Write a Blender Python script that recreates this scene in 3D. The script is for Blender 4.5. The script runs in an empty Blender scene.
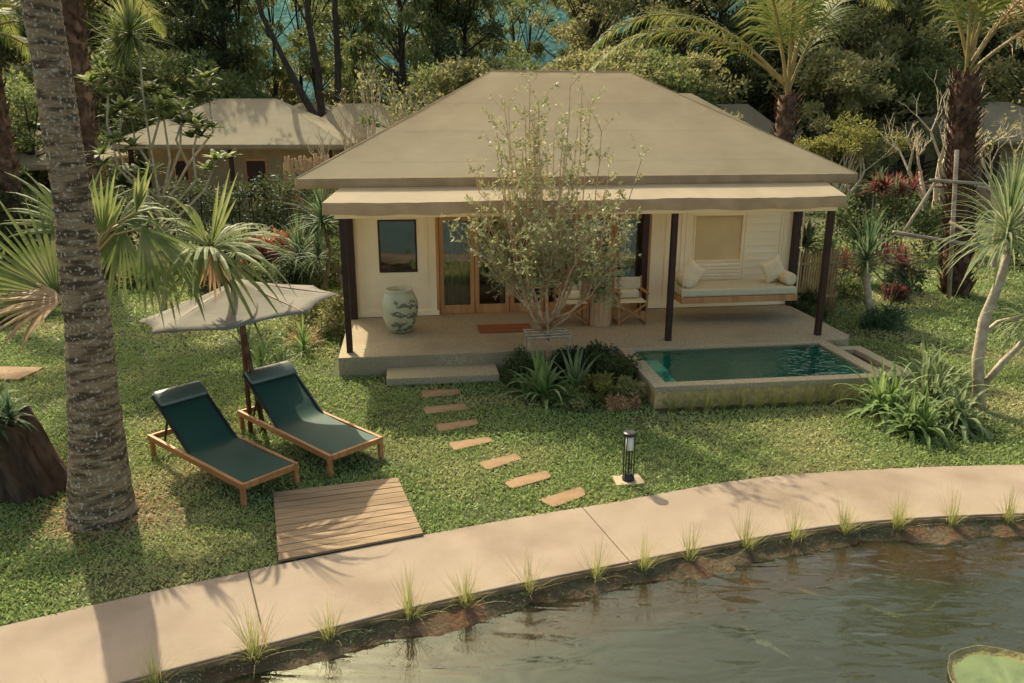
import bpy, bmesh, math, random
import numpy as np
from mathutils import Vector, Matrix, geometry

random.seed(7)
R = math.radians
scene = bpy.context.scene
C = scene.collection

# ------------------------------------------------------------------ camera
CAM_H = 4.2
F_PX = 780.0
PITCH = math.atan(226.5 / F_PX)
cam = bpy.data.cameras.new('camera')
cam.sensor_width = 36.0
cam.lens = 36.0 * F_PX / 1024.0
cam.clip_end = 3000
camo = bpy.data.objects.new('camera', cam)
camo.location = (0, 0, CAM_H)
camo.rotation_euler = (math.pi / 2 - PITCH, 0, 0)
C.objects.link(camo)
scene.camera = camo

def ray(u, v):
    c, s = math.cos(PITCH), math.sin(PITCH)
    a = (u - 512) / F_PX; b = (341.5 - v) / F_PX
    return (a, c + s * b, -s + c * b)
def gp(u, v, z=0.0):                     # where a measured sight line meets level z
    d = ray(u, v); t = (z - CAM_H) / d[2]
    return (d[0] * t, d[1] * t)
def at_y(u, v, Y):
    d = ray(u, v); t = Y / d[1]
    return (d[0] * t, Y, CAM_H + d[2] * t)

# ------------------------------------------------------------------ light
SUN_EL = R(43.5); SUN_AZ = R(-28)           # azimuth from +Y towards +X
sdir = Vector((math.sin(SUN_AZ) * math.cos(SUN_EL), math.cos(SUN_AZ) * math.cos(SUN_EL), math.sin(SUN_EL)))
sun = bpy.data.lights.new('sun', 'SUN'); sun.energy = 3.0; sun.angle = R(0.6); sun.color = (1.0, 0.90, 0.76)
suno = bpy.data.objects.new('sun', sun); suno.rotation_euler = sdir.to_track_quat('Z', 'Y').to_euler(); suno.location = (-20, 30, 40)
C.objects.link(suno)
w = bpy.data.worlds.new('World'); scene.world = w; w.use_nodes = True
nt = w.node_tree; nt.nodes.clear()
sky = nt.nodes.new('ShaderNodeTexSky'); sky.sky_type = 'NISHITA'; sky.sun_disc = False
sky.sun_elevation = SUN_EL; sky.sun_rotation = SUN_AZ % (2 * math.pi)
sky.air_density = 0.7; sky.dust_density = 3.5; sky.ozone_density = 0.4
bg = nt.nodes.new('ShaderNodeBackground'); bg.inputs[1].default_value = 0.15
wo = nt.nodes.new('ShaderNodeOutputWorld')
tint = nt.nodes.new('ShaderNodeMix'); tint.data_type = 'RGBA'; tint.blend_type = 'MULTIPLY'; tint.inputs[0].default_value = 1.0; tint.inputs[7].default_value = (1.0, .96, .87, 1)
nt.links.new(sky.outputs[0], tint.inputs[6]); nt.links.new(tint.outputs[2], bg.inputs[0]); nt.links.new(bg.outputs[0], wo.inputs[0])
scene.view_settings.view_transform = 'Standard'
scene.view_settings.look = 'None'
scene.view_settings.gamma = 1.0
scene.view_settings.exposure = 1.22
try:
    scene.view_settings.use_white_balance = True
    scene.view_settings.white_balance_temperature = 7150
    scene.view_settings.white_balance_tint = 2
except Exception:
    pass
scene.cycles.max_bounces = 9
scene.cycles.transparent_max_bounces = 12
scene.cycles.diffuse_bounces = 7
scene.cycles.caustics_reflective = False
scene.cycles.caustics_refractive = False
scene.cycles.sample_clamp_indirect = 4.0

# ------------------------------------------------------------------ materials
MATS = {}
def N(nt, t, **kw):
    n = nt.nodes.new(t)
    for k, v in kw.items(): setattr(n, k, v)
    return n
def mat(name, c1, c2=None, scale=5.0, rough=0.75, bump=0.0, bscale=40.0, spec=0.3, c3=None, s3=0.6, detail=4.0,
        stretch=None, raw3=False, metallic=0.0, transl=0.0, rnd=0.0, lo=0.38, hi=0.62, c3lo=0.5, c3hi=0.68):
    if name in MATS: return MATS[name]
    m = bpy.data.materials.new(name); m.use_nodes = True
    nt = m.node_tree; nt.nodes.clear()
    out = N(nt, 'ShaderNodeOutputMaterial'); b = N(nt, 'ShaderNodeBsdfPrincipled')
    b.inputs['Roughness'].default_value = rough; b.inputs['Metallic'].default_value = metallic
    b.inputs['Specular IOR Level'].default_value = spec
    tc = N(nt, 'ShaderNodeTexCoord'); vec = tc.outputs['Object']
    if stretch:
        mp = N(nt, 'ShaderNodeMapping'); mp.inputs['Scale'].default_value = stretch
        nt.links.new(vec, mp.inputs[0]); vec = mp.outputs[0]
    c2 = c2 or tuple(x * 0.8 for x in c1)
    def ramp(src, lo, hi):
        r = N(nt, 'ShaderNodeMapRange'); r.inputs[1].default_value = lo; r.inputs[2].default_value = hi
        nt.links.new(src, r.inputs[0]); return r.outputs[0]
    n1 = N(nt, 'ShaderNodeTexNoise'); n1.inputs['Scale'].default_value = scale; n1.inputs['Detail'].default_value = detail
    nt.links.new(vec, n1.inputs['Vector'])
    mx = N(nt, 'ShaderNodeMix', data_type='RGBA')
    mx.inputs[6].default_value = (*c1, 1); mx.inputs[7].default_value = (*c2, 1)
    nt.links.new(ramp(n1.outputs[0], lo, hi), mx.inputs[0])
    col = mx.outputs[2]
    if c3:
        n3 = N(nt, 'ShaderNodeTexNoise'); n3.inputs['Scale'].default_value = s3; n3.inputs['Detail'].default_value = 5
        nt.links.new(tc.outputs['Object'] if raw3 else vec, n3.inputs['Vector'])
        m3 = N(nt, 'ShaderNodeMix', data_type='RGBA'); nt.links.new(col, m3.inputs[6]); m3.inputs[7].default_value = (*c3, 1)
        nt.links.new(ramp(n3.outputs[0], c3lo, c3hi), m3.inputs[0]); col = m3.outputs[2]
    if rnd:
        oi = N(nt, 'ShaderNodeObjectInfo'); hs = N(nt, 'ShaderNodeHueSaturation')
        mr = N(nt, 'ShaderNodeMapRange'); mr.inputs[3].default_value = 1 - rnd; mr.inputs[4].default_value = 1 + rnd
        nt.links.new(oi.outputs['Random'], mr.inputs[0]); nt.links.new(mr.outputs[0], hs.inputs['Value'])
        nt.links.new(col, hs.inputs['Color']); col = hs.outputs[0]
    nt.links.new(col, b.inputs['Base Color'])
    if bump:
        nb = N(nt, 'ShaderNodeTexNoise'); nb.inputs['Scale'].default_value = bscale; nb.inputs['Detail'].default_value = 6
        nt.links.new(vec, nb.inputs['Vector'])
        bp = N(nt, 'ShaderNodeBump'); bp.inputs['Strength'].default_value = bump; bp.inputs['Distance'].default_value = 0.03
        nt.links.new(nb.outputs[0], bp.inputs['Height']); nt.links.new(bp.outputs[0], b.inputs['Normal'])
    if transl:
        tr = N(nt, 'ShaderNodeBsdfTranslucent'); ms = N(nt, 'ShaderNodeMixShader'); ms.inputs[0].default_value = transl
        hs = N(nt, 'ShaderNodeHueSaturation'); hs.inputs['Value'].default_value = 1.5; hs.inputs['Hue'].default_value = 0.485
        nt.links.new(col, hs.inputs['Color']); nt.links.new(hs.outputs[0], tr.inputs[0])
        nt.links.new(b.outputs[0], ms.inputs[1]); nt.links.new(tr.outputs[0], ms.inputs[2]); nt.links.new(ms.outputs[0], out.inputs[0])
    else:
        nt.links.new(b.outputs[0], out.inputs[0])
    MATS[name] = m
    return m
def leafm(name, c1, c2, c3=None, scale=9.0, s3=1.2, rough=0.55, transl=0.36, rnd=0.12, spec=0.2):
    return mat(name, c1, c2, scale=scale, rough=rough, spec=spec, c3=c3, s3=s3, transl=transl, rnd=rnd, lo=0.42, hi=0.58)

M = {}
M['soil'] = mat('soil', (.085, .052, .03), (.05, .03, .018), 6, .95, .8, 25)
M['lawn'] = mat('lawn_thatch', (.075, .085, .03), (.05, .06, .022), 14, .95, .6, 60, c3=(.13, .105, .05), s3=.35)
M['grassleaf'] = leafm('grass_leaf', (0.133, 0.214, 0.059), (0.307, 0.369, 0.133), (0.432, 0.400, 0.192), scale=30, s3=.42, transl=.32, rough=.5, rnd=0)
M['litter'] = mat('forest_floor', (.10, .085, .04), (.05, .06, .025), 1.2, .95, .8, 8, c3=(.06, .085, .025), s3=.25)
M['path'] = mat('path_concrete', (0.283, 0.220, 0.162), (0.253, 0.195, 0.140), 1.6, .9, .2, 90, c3=(0.178, 0.128, 0.089), s3=.9, c3lo=.48, c3hi=.72, detail=9)
M['curb'] = mat('curb_side', (0.384, 0.230, 0.115), (0.216, 0.134, 0.065), 5, .9, .4, 30)
M['terrace'] = mat('pebble_wash', (0.413, 0.335, 0.208), (0.287, 0.228, 0.138), 32, .85, .4, 60, c3=(0.297, 0.233, 0.142), s3=1.2, detail=8, lo=.42, hi=.58)
M['cop'] = mat('pool_coping', (0.451, 0.359, 0.226), (0.304, 0.239, 0.144), 32, .8, .35, 60, c3=(0.340, 0.286, 0.155), s3=1.6, detail=8)
M['poolwall'] = mat('pool_side_stone', (0.670, 0.468, 0.214), (0.407, 0.300, 0.131), 14, .9, .4, 40, c3=(0.287, 0.220, 0.085), s3=2.2)
M['tile'] = mat('pool_tile', (.015, .46, .36), (.01, .36, .28), 22, .35, .1, 30, c3=(.03, .36, .27), s3=2)
M['tilelite'] = mat('pool_step_tile', (.20, .68, .52), (.14, .58, .45), 22, .35, .1, 30)
M['timber'] = mat('golden_timber', (.50, .27, .115), (.38, .185, .075), 7, .55, .12, 30, stretch=(1, 1, .12))
M['deckwood'] = mat('deck_timber', (0.290, 0.196, 0.112), (0.226, 0.151, 0.085), 9, .8, .25, 60, stretch=(0.177, 2.269, 0.682), c3=(0.186, 0.121, 0.068), s3=1.1)
M['teak'] = mat('lounger_teak', (.46, .215, .08), (.33, .14, .05), 6, .5, .1, 40, stretch=(.3, 2, 2))
M['darkpost'] = mat('dark_post', (.045, .018, .013), (.028, .012, .009), 9, .45, .1, 30)
M['darkmetal'] = mat('dark_metal', (.03, .03, .03), (.02, .02, .02), 9, .4, 0)
M['roof'] = mat('roof_canvas', (0.418, 0.357, 0.232), (0.384, 0.323, 0.209), 1.3, .85, .3, 5, c3=(0.336, 0.282, 0.180), s3=.5, transl=.42)
M['awning'] = mat('awning_canvas', (0.641, 0.549, 0.404), (0.582, 0.499, 0.362), 2.2, .85, .25, 7, transl=.58)
M['fascia'] = mat('fascia_canvas', (.36, .30, .20), (.30, .245, .16), 3, .85, .35, 9, transl=.35)
M['wall'] = mat('wall_canvas', (.88, .75, .52), (.85, .71, .48), 2.2, .85, .25, 12)
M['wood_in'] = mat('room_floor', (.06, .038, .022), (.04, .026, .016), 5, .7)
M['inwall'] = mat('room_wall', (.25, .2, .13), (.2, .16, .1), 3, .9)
M['curtain'] = mat('curtain_cloth', (.72, .64, .46), (.62, .54, .38), 3, .9, .2, 6, transl=.25)
M['blind'] = mat('roller_blind', (.66, .50, .27), (.58, .43, .23), 1.6, .3, .1, 3)
M['cushion'] = mat('seat_cushion', (.58, .52, .35), (.54, .48, .32), 9, .9, .15, 120)
M['pillow'] = mat('pillow_linen', (.72, .61, .40), (.66, .55, .36), 9, .9, .2, 90)
M['sling'] = mat('sling_fabric', (0.023, 0.071, 0.049), (0.019, 0.058, 0.041), 60, .6, .1, 220, spec=.22)
M['slingroll'] = mat('headrest_fabric', (0.099, 0.130, 0.095), (0.084, 0.111, 0.080), 30, .35, .1, 120, spec=.9)
M['umb'] = mat('umbrella_canvas', (0.196, 0.178, 0.136), (0.172, 0.153, 0.117), 3, .85, .3, 7, transl=.12)
M['polewood'] = mat('pole_wood', (.19, .065, .03), (.12, .04, .02), 8, .5, .1, 20)
M['pot'] = mat('glazed_pot', (0.488, 0.469, 0.302), (0.428, 0.414, 0.263), 5, .4, .25, 16, spec=.5)
M['potdark'] = mat('pot_chips', (0.208, 0.208, 0.136), (0.144, 0.144, 0.096), 9, .8, .5, 30)
M['mat'] = mat('coir', (.30, .10, .045), (.24, .08, .035), 60, .95, .5, 150)
M['stumpw'] = mat('stump_wood', (.50, .33, .18), (.36, .22, .11), 9, .7, .25, 30, stretch=(2, 2, .3))
M['stonestep'] = mat('stepping_stone', (0.274, 0.176, 0.092), (0.220, 0.135, 0.068), 5, .85, .3, 70, c3=(0.246, 0.147, 0.071), s3=2.2, rnd=.1)
M['bark_palm'] = mat('palm_bark', (0.322, 0.219, 0.121), (0.089, 0.057, 0.030), 3.2, .92, 1.0, 9, stretch=(1.249, 1.058, 5.453), c3=(.48, .43, .32), s3=30, c3lo=.57, c3hi=.64, raw3=True, detail=8, lo=.43, hi=.60)
M['bark'] = mat('tree_bark', (0.204, 0.150, 0.096), (0.108, 0.078, 0.050), 7, .9, .6, 25, stretch=(1.200, 1.200, 0.480))
M['bark_dark'] = mat('dark_bark', (.055, .04, .028), (.03, .022, .016), 7, .9, .6, 25, stretch=(1, 1, .4))
M['bark_pale'] = mat('pale_bark', (0.529, 0.437, 0.310), (0.380, 0.310, 0.207), 9, .85, .4, 30)
M['bark_rust'] = mat('rusty_bark', (0.650, 0.420, 0.253), (0.429, 0.264, 0.149), 12, .85, .4, 30)
M['fiber'] = mat('palm_fiber', (.15, .075, .045), (.07, .042, .028), 7, .95, .8, 18, c3=(.25, .15, .09), s3=4)
M['bamboo'] = mat('bamboo', (.46, .30, .14), (.30, .18, .08), 4, .6, .2, 30, stretch=(9, 9, .6))
M['propwood'] = mat('prop_pole', (.48, .38, .27), (.34, .26, .17), 5, .8, .3, 30)
M['brick'] = mat('low_wall', (.36, .22, .13), (.28, .165, .10), 3, .9, .4, 30, c3=(.2, .15, .09), s3=.8)
M['lf_small'] = leafm('small_tree_leaf', (0.245, 0.263, 0.103), (0.416, 0.407, 0.190), (0.526, 0.552, 0.318), scale=14, s3=2.5, transl=.2)
M['lf_mid'] = leafm('mid_green_leaf', (0.090, 0.128, 0.038), (0.154, 0.186, 0.064), (0.243, 0.243, 0.096), scale=4)
M['lf_olive'] = leafm('olive_leaf', (0.166, 0.173, 0.063), (0.262, 0.248, 0.097), (0.374, 0.332, 0.152), scale=3)
M['lf_dark'] = leafm('dark_leaf', (0.032, 0.052, 0.020), (0.058, 0.076, 0.029), (0.099, 0.108, 0.045), scale=4)
M['lf_yellow'] = leafm('yellow_leaf', (0.235, 0.226, 0.056), (0.174, 0.192, 0.048), (0.313, 0.279, 0.087), scale=4)
M['lf_hedge'] = leafm('hedge_leaf', (0.051, 0.079, 0.026), (0.090, 0.122, 0.038), (0.154, 0.173, 0.058), scale=9)
M['lf_red'] = leafm('red_leaf', (0.206, 0.063, 0.052), (0.125, 0.046, 0.034), (0.304, 0.196, 0.104), scale=7, s3=2)
M['lf_orange'] = leafm('orange_leaf', (0.435, 0.192, 0.077), (0.320, 0.115, 0.058), (0.307, 0.256, 0.090), scale=7, s3=2)
M['lf_strap'] = leafm('strap_leaf', (0.134, 0.211, 0.064), (0.192, 0.269, 0.096), (0.307, 0.339, 0.147), scale=4, s3=1.4)
M['lf_strapdark'] = leafm('dark_strap_leaf', (0.058, 0.109, 0.051), (0.096, 0.147, 0.070), (0.166, 0.218, 0.109), scale=4, s3=2)
M['lf_blue'] = leafm('blue_green_leaf', (0.141, 0.192, 0.083), (0.205, 0.256, 0.115), (0.320, 0.346, 0.179), scale=4, s3=2)
M['lf_palm'] = leafm('palm_leaflet', (0.096, 0.134, 0.034), (0.154, 0.173, 0.048), (0.250, 0.240, 0.086), scale=4, s3=1.4)
M['lf_fan'] = leafm('fan_leaf', (0.114, 0.157, 0.044), (0.157, 0.188, 0.062), (0.257, 0.266, 0.117), scale=5, s3=2, transl=.38)
M['lf_dry'] = leafm('dry_leaf', (0.461, 0.307, 0.154), (0.358, 0.230, 0.115), (0.538, 0.410, 0.230), scale=5, s3=2)
M['lf_tuft'] = leafm('tuft_blade', (0.282, 0.301, 0.096), (0.384, 0.358, 0.141), (0.538, 0.448, 0.218), scale=9, s3=3)
M['petiole'] = mat('petiole', (.36, .26, .09), (.28, .20, .06), 5, .5)
M['hill'] = mat('hazed_hill_forest', (.035, .09, .08), (.11, .21, .19), .9, 1.0, 1.0, .5, c3=(.03, .075, .06), s3=.08, spec=0, detail=8)  # blue of distant haze is mixed into the forest colour
def roof_seams():
    # welded seams of the canvas: thin horizontal ribs every half metre of height
    nt = M['roof'].node_tree; b = [n for n in nt.nodes if n.type == 'BSDF_PRINCIPLED'][0]; tr = [n for n in nt.nodes if n.type == 'BSDF_TRANSLUCENT'][0]
    tc = [n for n in nt.nodes if n.type == 'TEX_COORD'][0]; sp = N(nt, 'ShaderNodeSeparateXYZ'); nt.links.new(tc.outputs['Object'], sp.inputs[0])
    wv = N(nt, 'ShaderNodeMath', operation='PINGPONG'); wv.inputs[1].default_value = .245; nt.links.new(sp.outputs[2], wv.inputs[0])
    r_ = N(nt, 'ShaderNodeMapRange'); r_.inputs[1].default_value = .003; r_.inputs[2].default_value = .011; r_.inputs[3].default_value = .84; nt.links.new(wv.outputs[0], r_.inputs[0])
    src = b.inputs['Base Color'].links[0].from_socket; m_ = N(nt, 'ShaderNodeMix', data_type='RGBA', blend_type='MULTIPLY'); m_.inputs[0].default_value = 1.0
    nt.links.new(src, m_.inputs[6]); nt.links.new(r_.outputs[0], m_.inputs[7]); nt.links.new(m_.outputs[2], b.inputs['Base Color'])
roof_seams()

def glassmat(name, tint, gl=0.12):
    m = bpy.data.materials.new(name); m.use_nodes = True; nt = m.node_tree; nt.nodes.clear()
    out = N(nt, 'ShaderNodeOutputMaterial'); g = N(nt, 'ShaderNodeBsdfGlossy'); t = N(nt, 'ShaderNodeBsdfTransparent')
    g.inputs['Roughness'].default_value = .02; t.inputs[0].default_value = (*tint, 1)
    lw = N(nt, 'ShaderNodeFresnel'); lw.inputs[0].default_value = 1.6
    ad = N(nt, 'ShaderNodeMath', operation='ADD'); ad.inputs[1].default_value = gl
    nt.links.new(lw.outputs[0], ad.inputs[0]); ms = N(nt, 'ShaderNodeMixShader')
    nt.links.new(ad.outputs[0], ms.inputs[0]); nt.links.new(t.outputs[0], ms.inputs[1]); nt.links.new(g.outputs[0], ms.inputs[2])
    nt.links.new(ms.outputs[0], out.inputs[0]); return m
M['glass'] = glassmat('pane_glass', (.8, .8, .74), .03)

def watermat(name, tint, body, bodyf, scale, strength, stretch=(1, 1, 1), rough=.02, ior=1.33, gcol=(1, 1, 1)):
    m = bpy.data.materials.new(name); m.use_nodes = True; nt = m.node_tree; nt.nodes.clear()
    out = N(nt, 'ShaderNodeOutputMaterial'); g = N(nt, 'ShaderNodeBsdfGlossy'); t = N(nt, 'ShaderNodeBsdfTransparent')
    d = N(nt, 'ShaderNodeBsdfDiffuse'); d.inputs[0].default_value = (*body, 1)
    g.inputs[0].default_value = (*gcol, 1); g.inputs['Roughness'].default_value = rough; t.inputs[0].default_value = (*tint, 1)
    tc = N(nt, 'ShaderNodeTexCoord'); mp = N(nt, 'ShaderNodeMapping'); mp.inputs['Scale'].default_value = stretch
    mp.inputs['Rotation'].default_value = (0, 0, R(18))
    nt.links.new(tc.outputs['Object'], mp.inputs[0])
    a = N(nt, 'ShaderNodeTexNoise'); a.inputs['Scale'].default_value = scale; a.inputs['Detail'].default_value = 2; a.inputs['Distortion'].default_value = .6
    nt.links.new(mp.outputs[0], a.inputs['Vector'])
    bp = N(nt, 'ShaderNodeBump'); bp.inputs['Strength'].default_value = strength; bp.inputs['Distance'].default_value = .05
    nt.links.new(a.outputs[0], bp.inputs['Height'])
    fr = N(nt, 'ShaderNodeFresnel'); fr.inputs[0].default_value = ior
    for x in (g, fr): nt.links.new(bp.outputs[0], x.inputs['Normal'])
    m1 = N(nt, 'ShaderNodeMixShader'); m1.inputs[0].default_value = bodyf
    nt.links.new(t.outputs[0], m1.inputs[1]); nt.links.new(d.outputs[0], m1.inputs[2])
    m2 = N(nt, 'ShaderNodeMixShader'); nt.links.new(fr.outputs[0], m2.inputs[0])
    nt.links.new(m1.outputs[0], m2.inputs[1]); nt.links.new(g.outputs[0], m2.inputs[2]); nt.links.new(m2.outputs[0], out.inputs[0])
    return m
M['pondwater'] = watermat('pond_surface', (.80, .80, .66), (.26, .27, .19), .05, 3.4, .45, (.36, 1.3, 1), .006, 1.5, (.84, .93, .78))
M['poolwater'] = watermat('pool_surface', (.62, .97, .88), (.02, .34, .25), .03, 5.0, .35, (1, 1.3, 1))

# ------------------------------------------------------------------ mesh helpers
class MB:
    def __init__(s): s.v = []; s.f = []
    def add(s, vs, fs):
        b = len(s.v); s.v.extend([tuple(p) for p in vs]); s.f.extend([tuple(b + i for i in f) for f in fs]); return s
    def box(s, x0, x1, y0, y1, z0, z1):
        return s.add([(x0, y0, z0), (x1, y0, z0), (x1, y1, z0), (x0, y1, z0), (x0, y0, z1), (x1, y0, z1), (x1, y1, z1), (x0, y1, z1)],
                     [(0, 3, 2, 1), (4, 5, 6, 7), (0, 1, 5, 4), (1, 2, 6, 5), (2, 3, 7, 6), (3, 0, 4, 7)])
    def bar(s, p0, p1, w, h, up=(0, 0, 1)):
        p0, p1 = Vector(p0), Vector(p1); d = (p1 - p0).normalized(); up = Vector(up)
        if abs(d.dot(up)) > .97: up = Vector((1, 0, 0))
        a = d.cross(up).normalized() * w / 2; b = a.cross(d).normalized() * h / 2
        vs = [p + q for p in (p0, p1) for q in (-a - b, a - b, a + b, -a + b)]
        return s.add(vs, [(0, 1, 2, 3), (7, 6, 5, 4), (0, 4, 5, 1), (1, 5, 6, 2), (2, 6, 7, 3), (3, 7, 4, 0)])
    def tube(s, pts, rad, n=8, cap=True, seed=None):
        pts = [Vector(p) for p in pts]
        if not hasattr(rad, '__len__'): rad = [rad] * len(pts)
        vs = []; ref = None
        for i, p in enumerate(pts):
            d = (pts[min(i + 1, len(pts) - 1)] - pts[max(i - 1, 0)])
            d = d.normalized() if d.length > 1e-9 else Vector((0, 0, 1))
            if ref is None: ref = Vector((1, 0, 0)) if abs(d.x) < .8 else Vector((0, 1, 0))
            a = (ref - d * ref.dot(d)).normalized(); b = d.cross(a); ref = a
            for k in range(n):
                t = 2 * math.pi * k / n; r = rad[i]
                if seed is not None: r *= 1 + .06 * math.sin(3 * t + seed + i * .7) + .04 * math.sin(5 * t + 2 * seed + i)
                vs.append(p + a * math.cos(t) * r + b * math.sin(t) * r)
        fs = [(i * n + k, i * n + (k + 1) % n, (i + 1) * n + (k + 1) % n, (i + 1) * n + k) for i in range(len(pts) - 1) for k in range(n)]
        if cap: fs += [tuple(reversed(range(n))), tuple((len(pts) - 1) * n + k for k in range(n))]
        return s.add(vs, fs)
    def lathe(s, prof, c=(0, 0, 0), n=24):
        vs = [(c[0] + r * math.cos(2 * math.pi * k / n), c[1] + r * math.sin(2 * math.pi * k / n), c[2] + z) for r, z in prof for k in range(n)]
        fs = [(i * n + k, i * n + (k + 1) % n, (i + 1) * n + (k + 1) % n, (i + 1) * n + k) for i in range(len(prof) - 1) for k in range(n)]
        fs += [tuple(reversed(range(n))), tuple((len(prof) - 1) * n + k for k in range(n))]
        return s.add(vs, fs)
    def prism(s, poly, z0, z1):
        n = len(poly)
        return s.add([(x, y, z0) for x, y in poly] + [(x, y, z1) for x, y in poly],
                     [tuple(reversed(range(n))), tuple(range(n, 2 * n))] + [(i, (i + 1) % n, n + (i + 1) % n, n + i) for i in range(n)])
    def ribbon(s, p0, d, L, w, droop=.5, seg=6, fold=.25, side=None, prof=None, twist=0.0):
        p = Vector(p0); d = Vector(d).normalized(); st = L / seg; vs = []
        sd = Vector(side) if side else d.cross(Vector((0, 0, 1)))
        if sd.length < 1e-3: sd = Vector((1, 0, 0))
        sd.normalize()
        for i in range(seg + 1):
            t = i / seg
            wd = w * (prof(t) if prof else (min(1, .45 + 2.2 * t) * (1 - t ** 2.2) + .02)) / 2
            sd2 = (sd - d * sd.dot(d)).normalized() if (sd - d * sd.dot(d)).length > 1e-6 else sd
            if twist: sd2 = Matrix.Rotation(twist * t, 3, d) @ sd2
            nn = sd2.cross(d)
            vs += [p - sd2 * wd + nn * wd * fold, p.copy(), p + sd2 * wd + nn * wd * fold]
            p = p + d * st
            d = (d + Vector((0, 0, -1)) * droop * st / L * (0.4 + 1.8 * t)).normalized()
        fs = []
        for i in range(seg):
            a = i * 3; fs += [(a, a + 1, a + 4, a + 3), (a + 1, a + 2, a + 5, a + 4)]
        return s.add(vs, fs)
    def build(s, name, m, parent=None, smooth=False, bevel=0.0):
        me = bpy.data.meshes.new(name); me.from_pydata([tuple(p) for p in s.v], [], s.f); me.update()
        if smooth: me.polygons.foreach_set('use_smooth', [True] * len(me.polygons))
        me.materials.append(m)
        o = bpy.data.objects.new(name, me); C.objects.link(o)
        if parent: o.parent = parent
        if bevel:
            b = o.modifiers.new('bevel', 'BEVEL'); b.width = bevel; b.segments = 2; b.limit_method = 'ANGLE'
        return o

def npmesh(name, V, Fq, m, parent=None):
    me = bpy.data.meshes.new(name); nv = len(V); nf = len(Fq); k = Fq.shape[1]
    me.vertices.add(nv); me.vertices.foreach_set('co', np.asarray(V, dtype=np.float32).ravel())
    me.loops.add(nf * k); me.loops.foreach_set('vertex_index', np.asarray(Fq, dtype=np.int32).ravel())
    me.polygons.add(nf); me.polygons.foreach_set('loop_start', np.arange(0, nf * k, k, dtype=np.int32))
    me.update(calc_edges=True); me.materials.append(m)
    o = bpy.data.objects.new(name, me); C.objects.link(o)
    if parent: o.parent = parent
    return o
def leaf_arrays(P, D, L, W, rng, upbias=.5):
    n = len(P); D = D / (np.linalg.norm(D, axis=1, keepdims=True) + 1e-9)
    up = np.array([[0, 0, 1.0]]) * upbias + rng.normal(0, .6, (n, 3))
    S = np.cross(D, up); S /= (np.linalg.norm(S, axis=1, keepdims=True) + 1e-9)
    L = np.asarray(L).reshape(-1, 1); W = np.asarray(W).reshape(-1, 1)
    Nn = np.cross(S, D)
    V = np.empty((n, 4, 3)); V[:, 0] = P; V[:, 1] = P + D * L * .45 + S * W * .5 + Nn * W * .12
    V[:, 2] = P + D * L; V[:, 3] = P + D * L * .45 - S * W * .5 + Nn * W * .12
    Fq = np.arange(n * 4).reshape(n, 4)
    return V.reshape(-1, 3), Fq
def leaf_cloud(name, cl, per, L, W, m, parent, seed=0, outw=.6, flat=.75, upbias=.6, droop=0.0):
    """leaves scattered in clusters; cl = list of (x, y, z, radius)"""
    rng = np.random.default_rng(seed); cl = np.array(cl, float)
    idx = np.repeat(np.arange(len(cl)), per)
    G = rng.normal(0, 1, (len(idx), 3)); G /= (np.linalg.norm(G, axis=1, keepdims=True) + 1e-9)
    G *= rng.random((len(idx), 1)) ** .45; G[:, 2] *= flat
    P = cl[idx, :3] + G * cl[idx, 3:4]
    D = G * outw + rng.normal(0, .5, (len(idx), 3)); D[:, 2] += .15 - droop
    n = len(idx)
    V, Fq = leaf_arrays(P, D, L * rng.uniform(.6, 1.3, n), W * rng.uniform(.6, 1.3, n), rng, upbias)
    return npmesh(name, V, Fq, m, parent)

def thing(name, label, cat, loc=(0, 0, 0), rotz=0.0, group=None):
    o = bpy.data.objects.new(name, None); o.empty_display_size = .2; C.objects.link(o)
    o.location = loc; o.rotation_euler = (0, 0, rotz); o['label'] = label; o['category'] = cat
    if group: o['group'] = group
    return o
def tag(o, label, cat, group=None, kind=None):
    if label: o['label'] = label
    if cat: o['category'] = cat
    if group: o['group'] = group
    if kind: o['kind'] = kind
    return o
def struct(o): o['kind'] = 'structure'; return o
def copy_tree(o, parent=None):
    kids = [k for k in bpy.data.objects if k.parent is o] if parent is None else [k for k in KIDS.get(o.name, [])]
    c = o.copy(); C.objects.link(c); c.parent = parent
    for k in kids: copy_tree(k, c)
    return c
KIDS = {}
def dup(o, loc, rotz=0.0, scale=1.0, label=None, group=None, sz=None):
    KIDS.clear()
    for k in bpy.data.objects:
        if k.parent: KIDS.setdefault(k.parent.name, []).append(k)
    c = copy_tree(o); c.location = loc; c.rotation_euler = (0, 0, rotz)
    c.scale = (scale, scale, sz or scale)
    if label: c['label'] = label
    if group: c['group'] = group
    return c

# ------------------------------------------------------------------ villa frame
VA = R(7.4); VO = (-2.74, 12.62)
def v2w(x, y): return (VO[0] + x * math.cos(VA) - y * math.sin(VA), VO[1] + x * math.sin(VA) + y * math.cos(VA))

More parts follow.
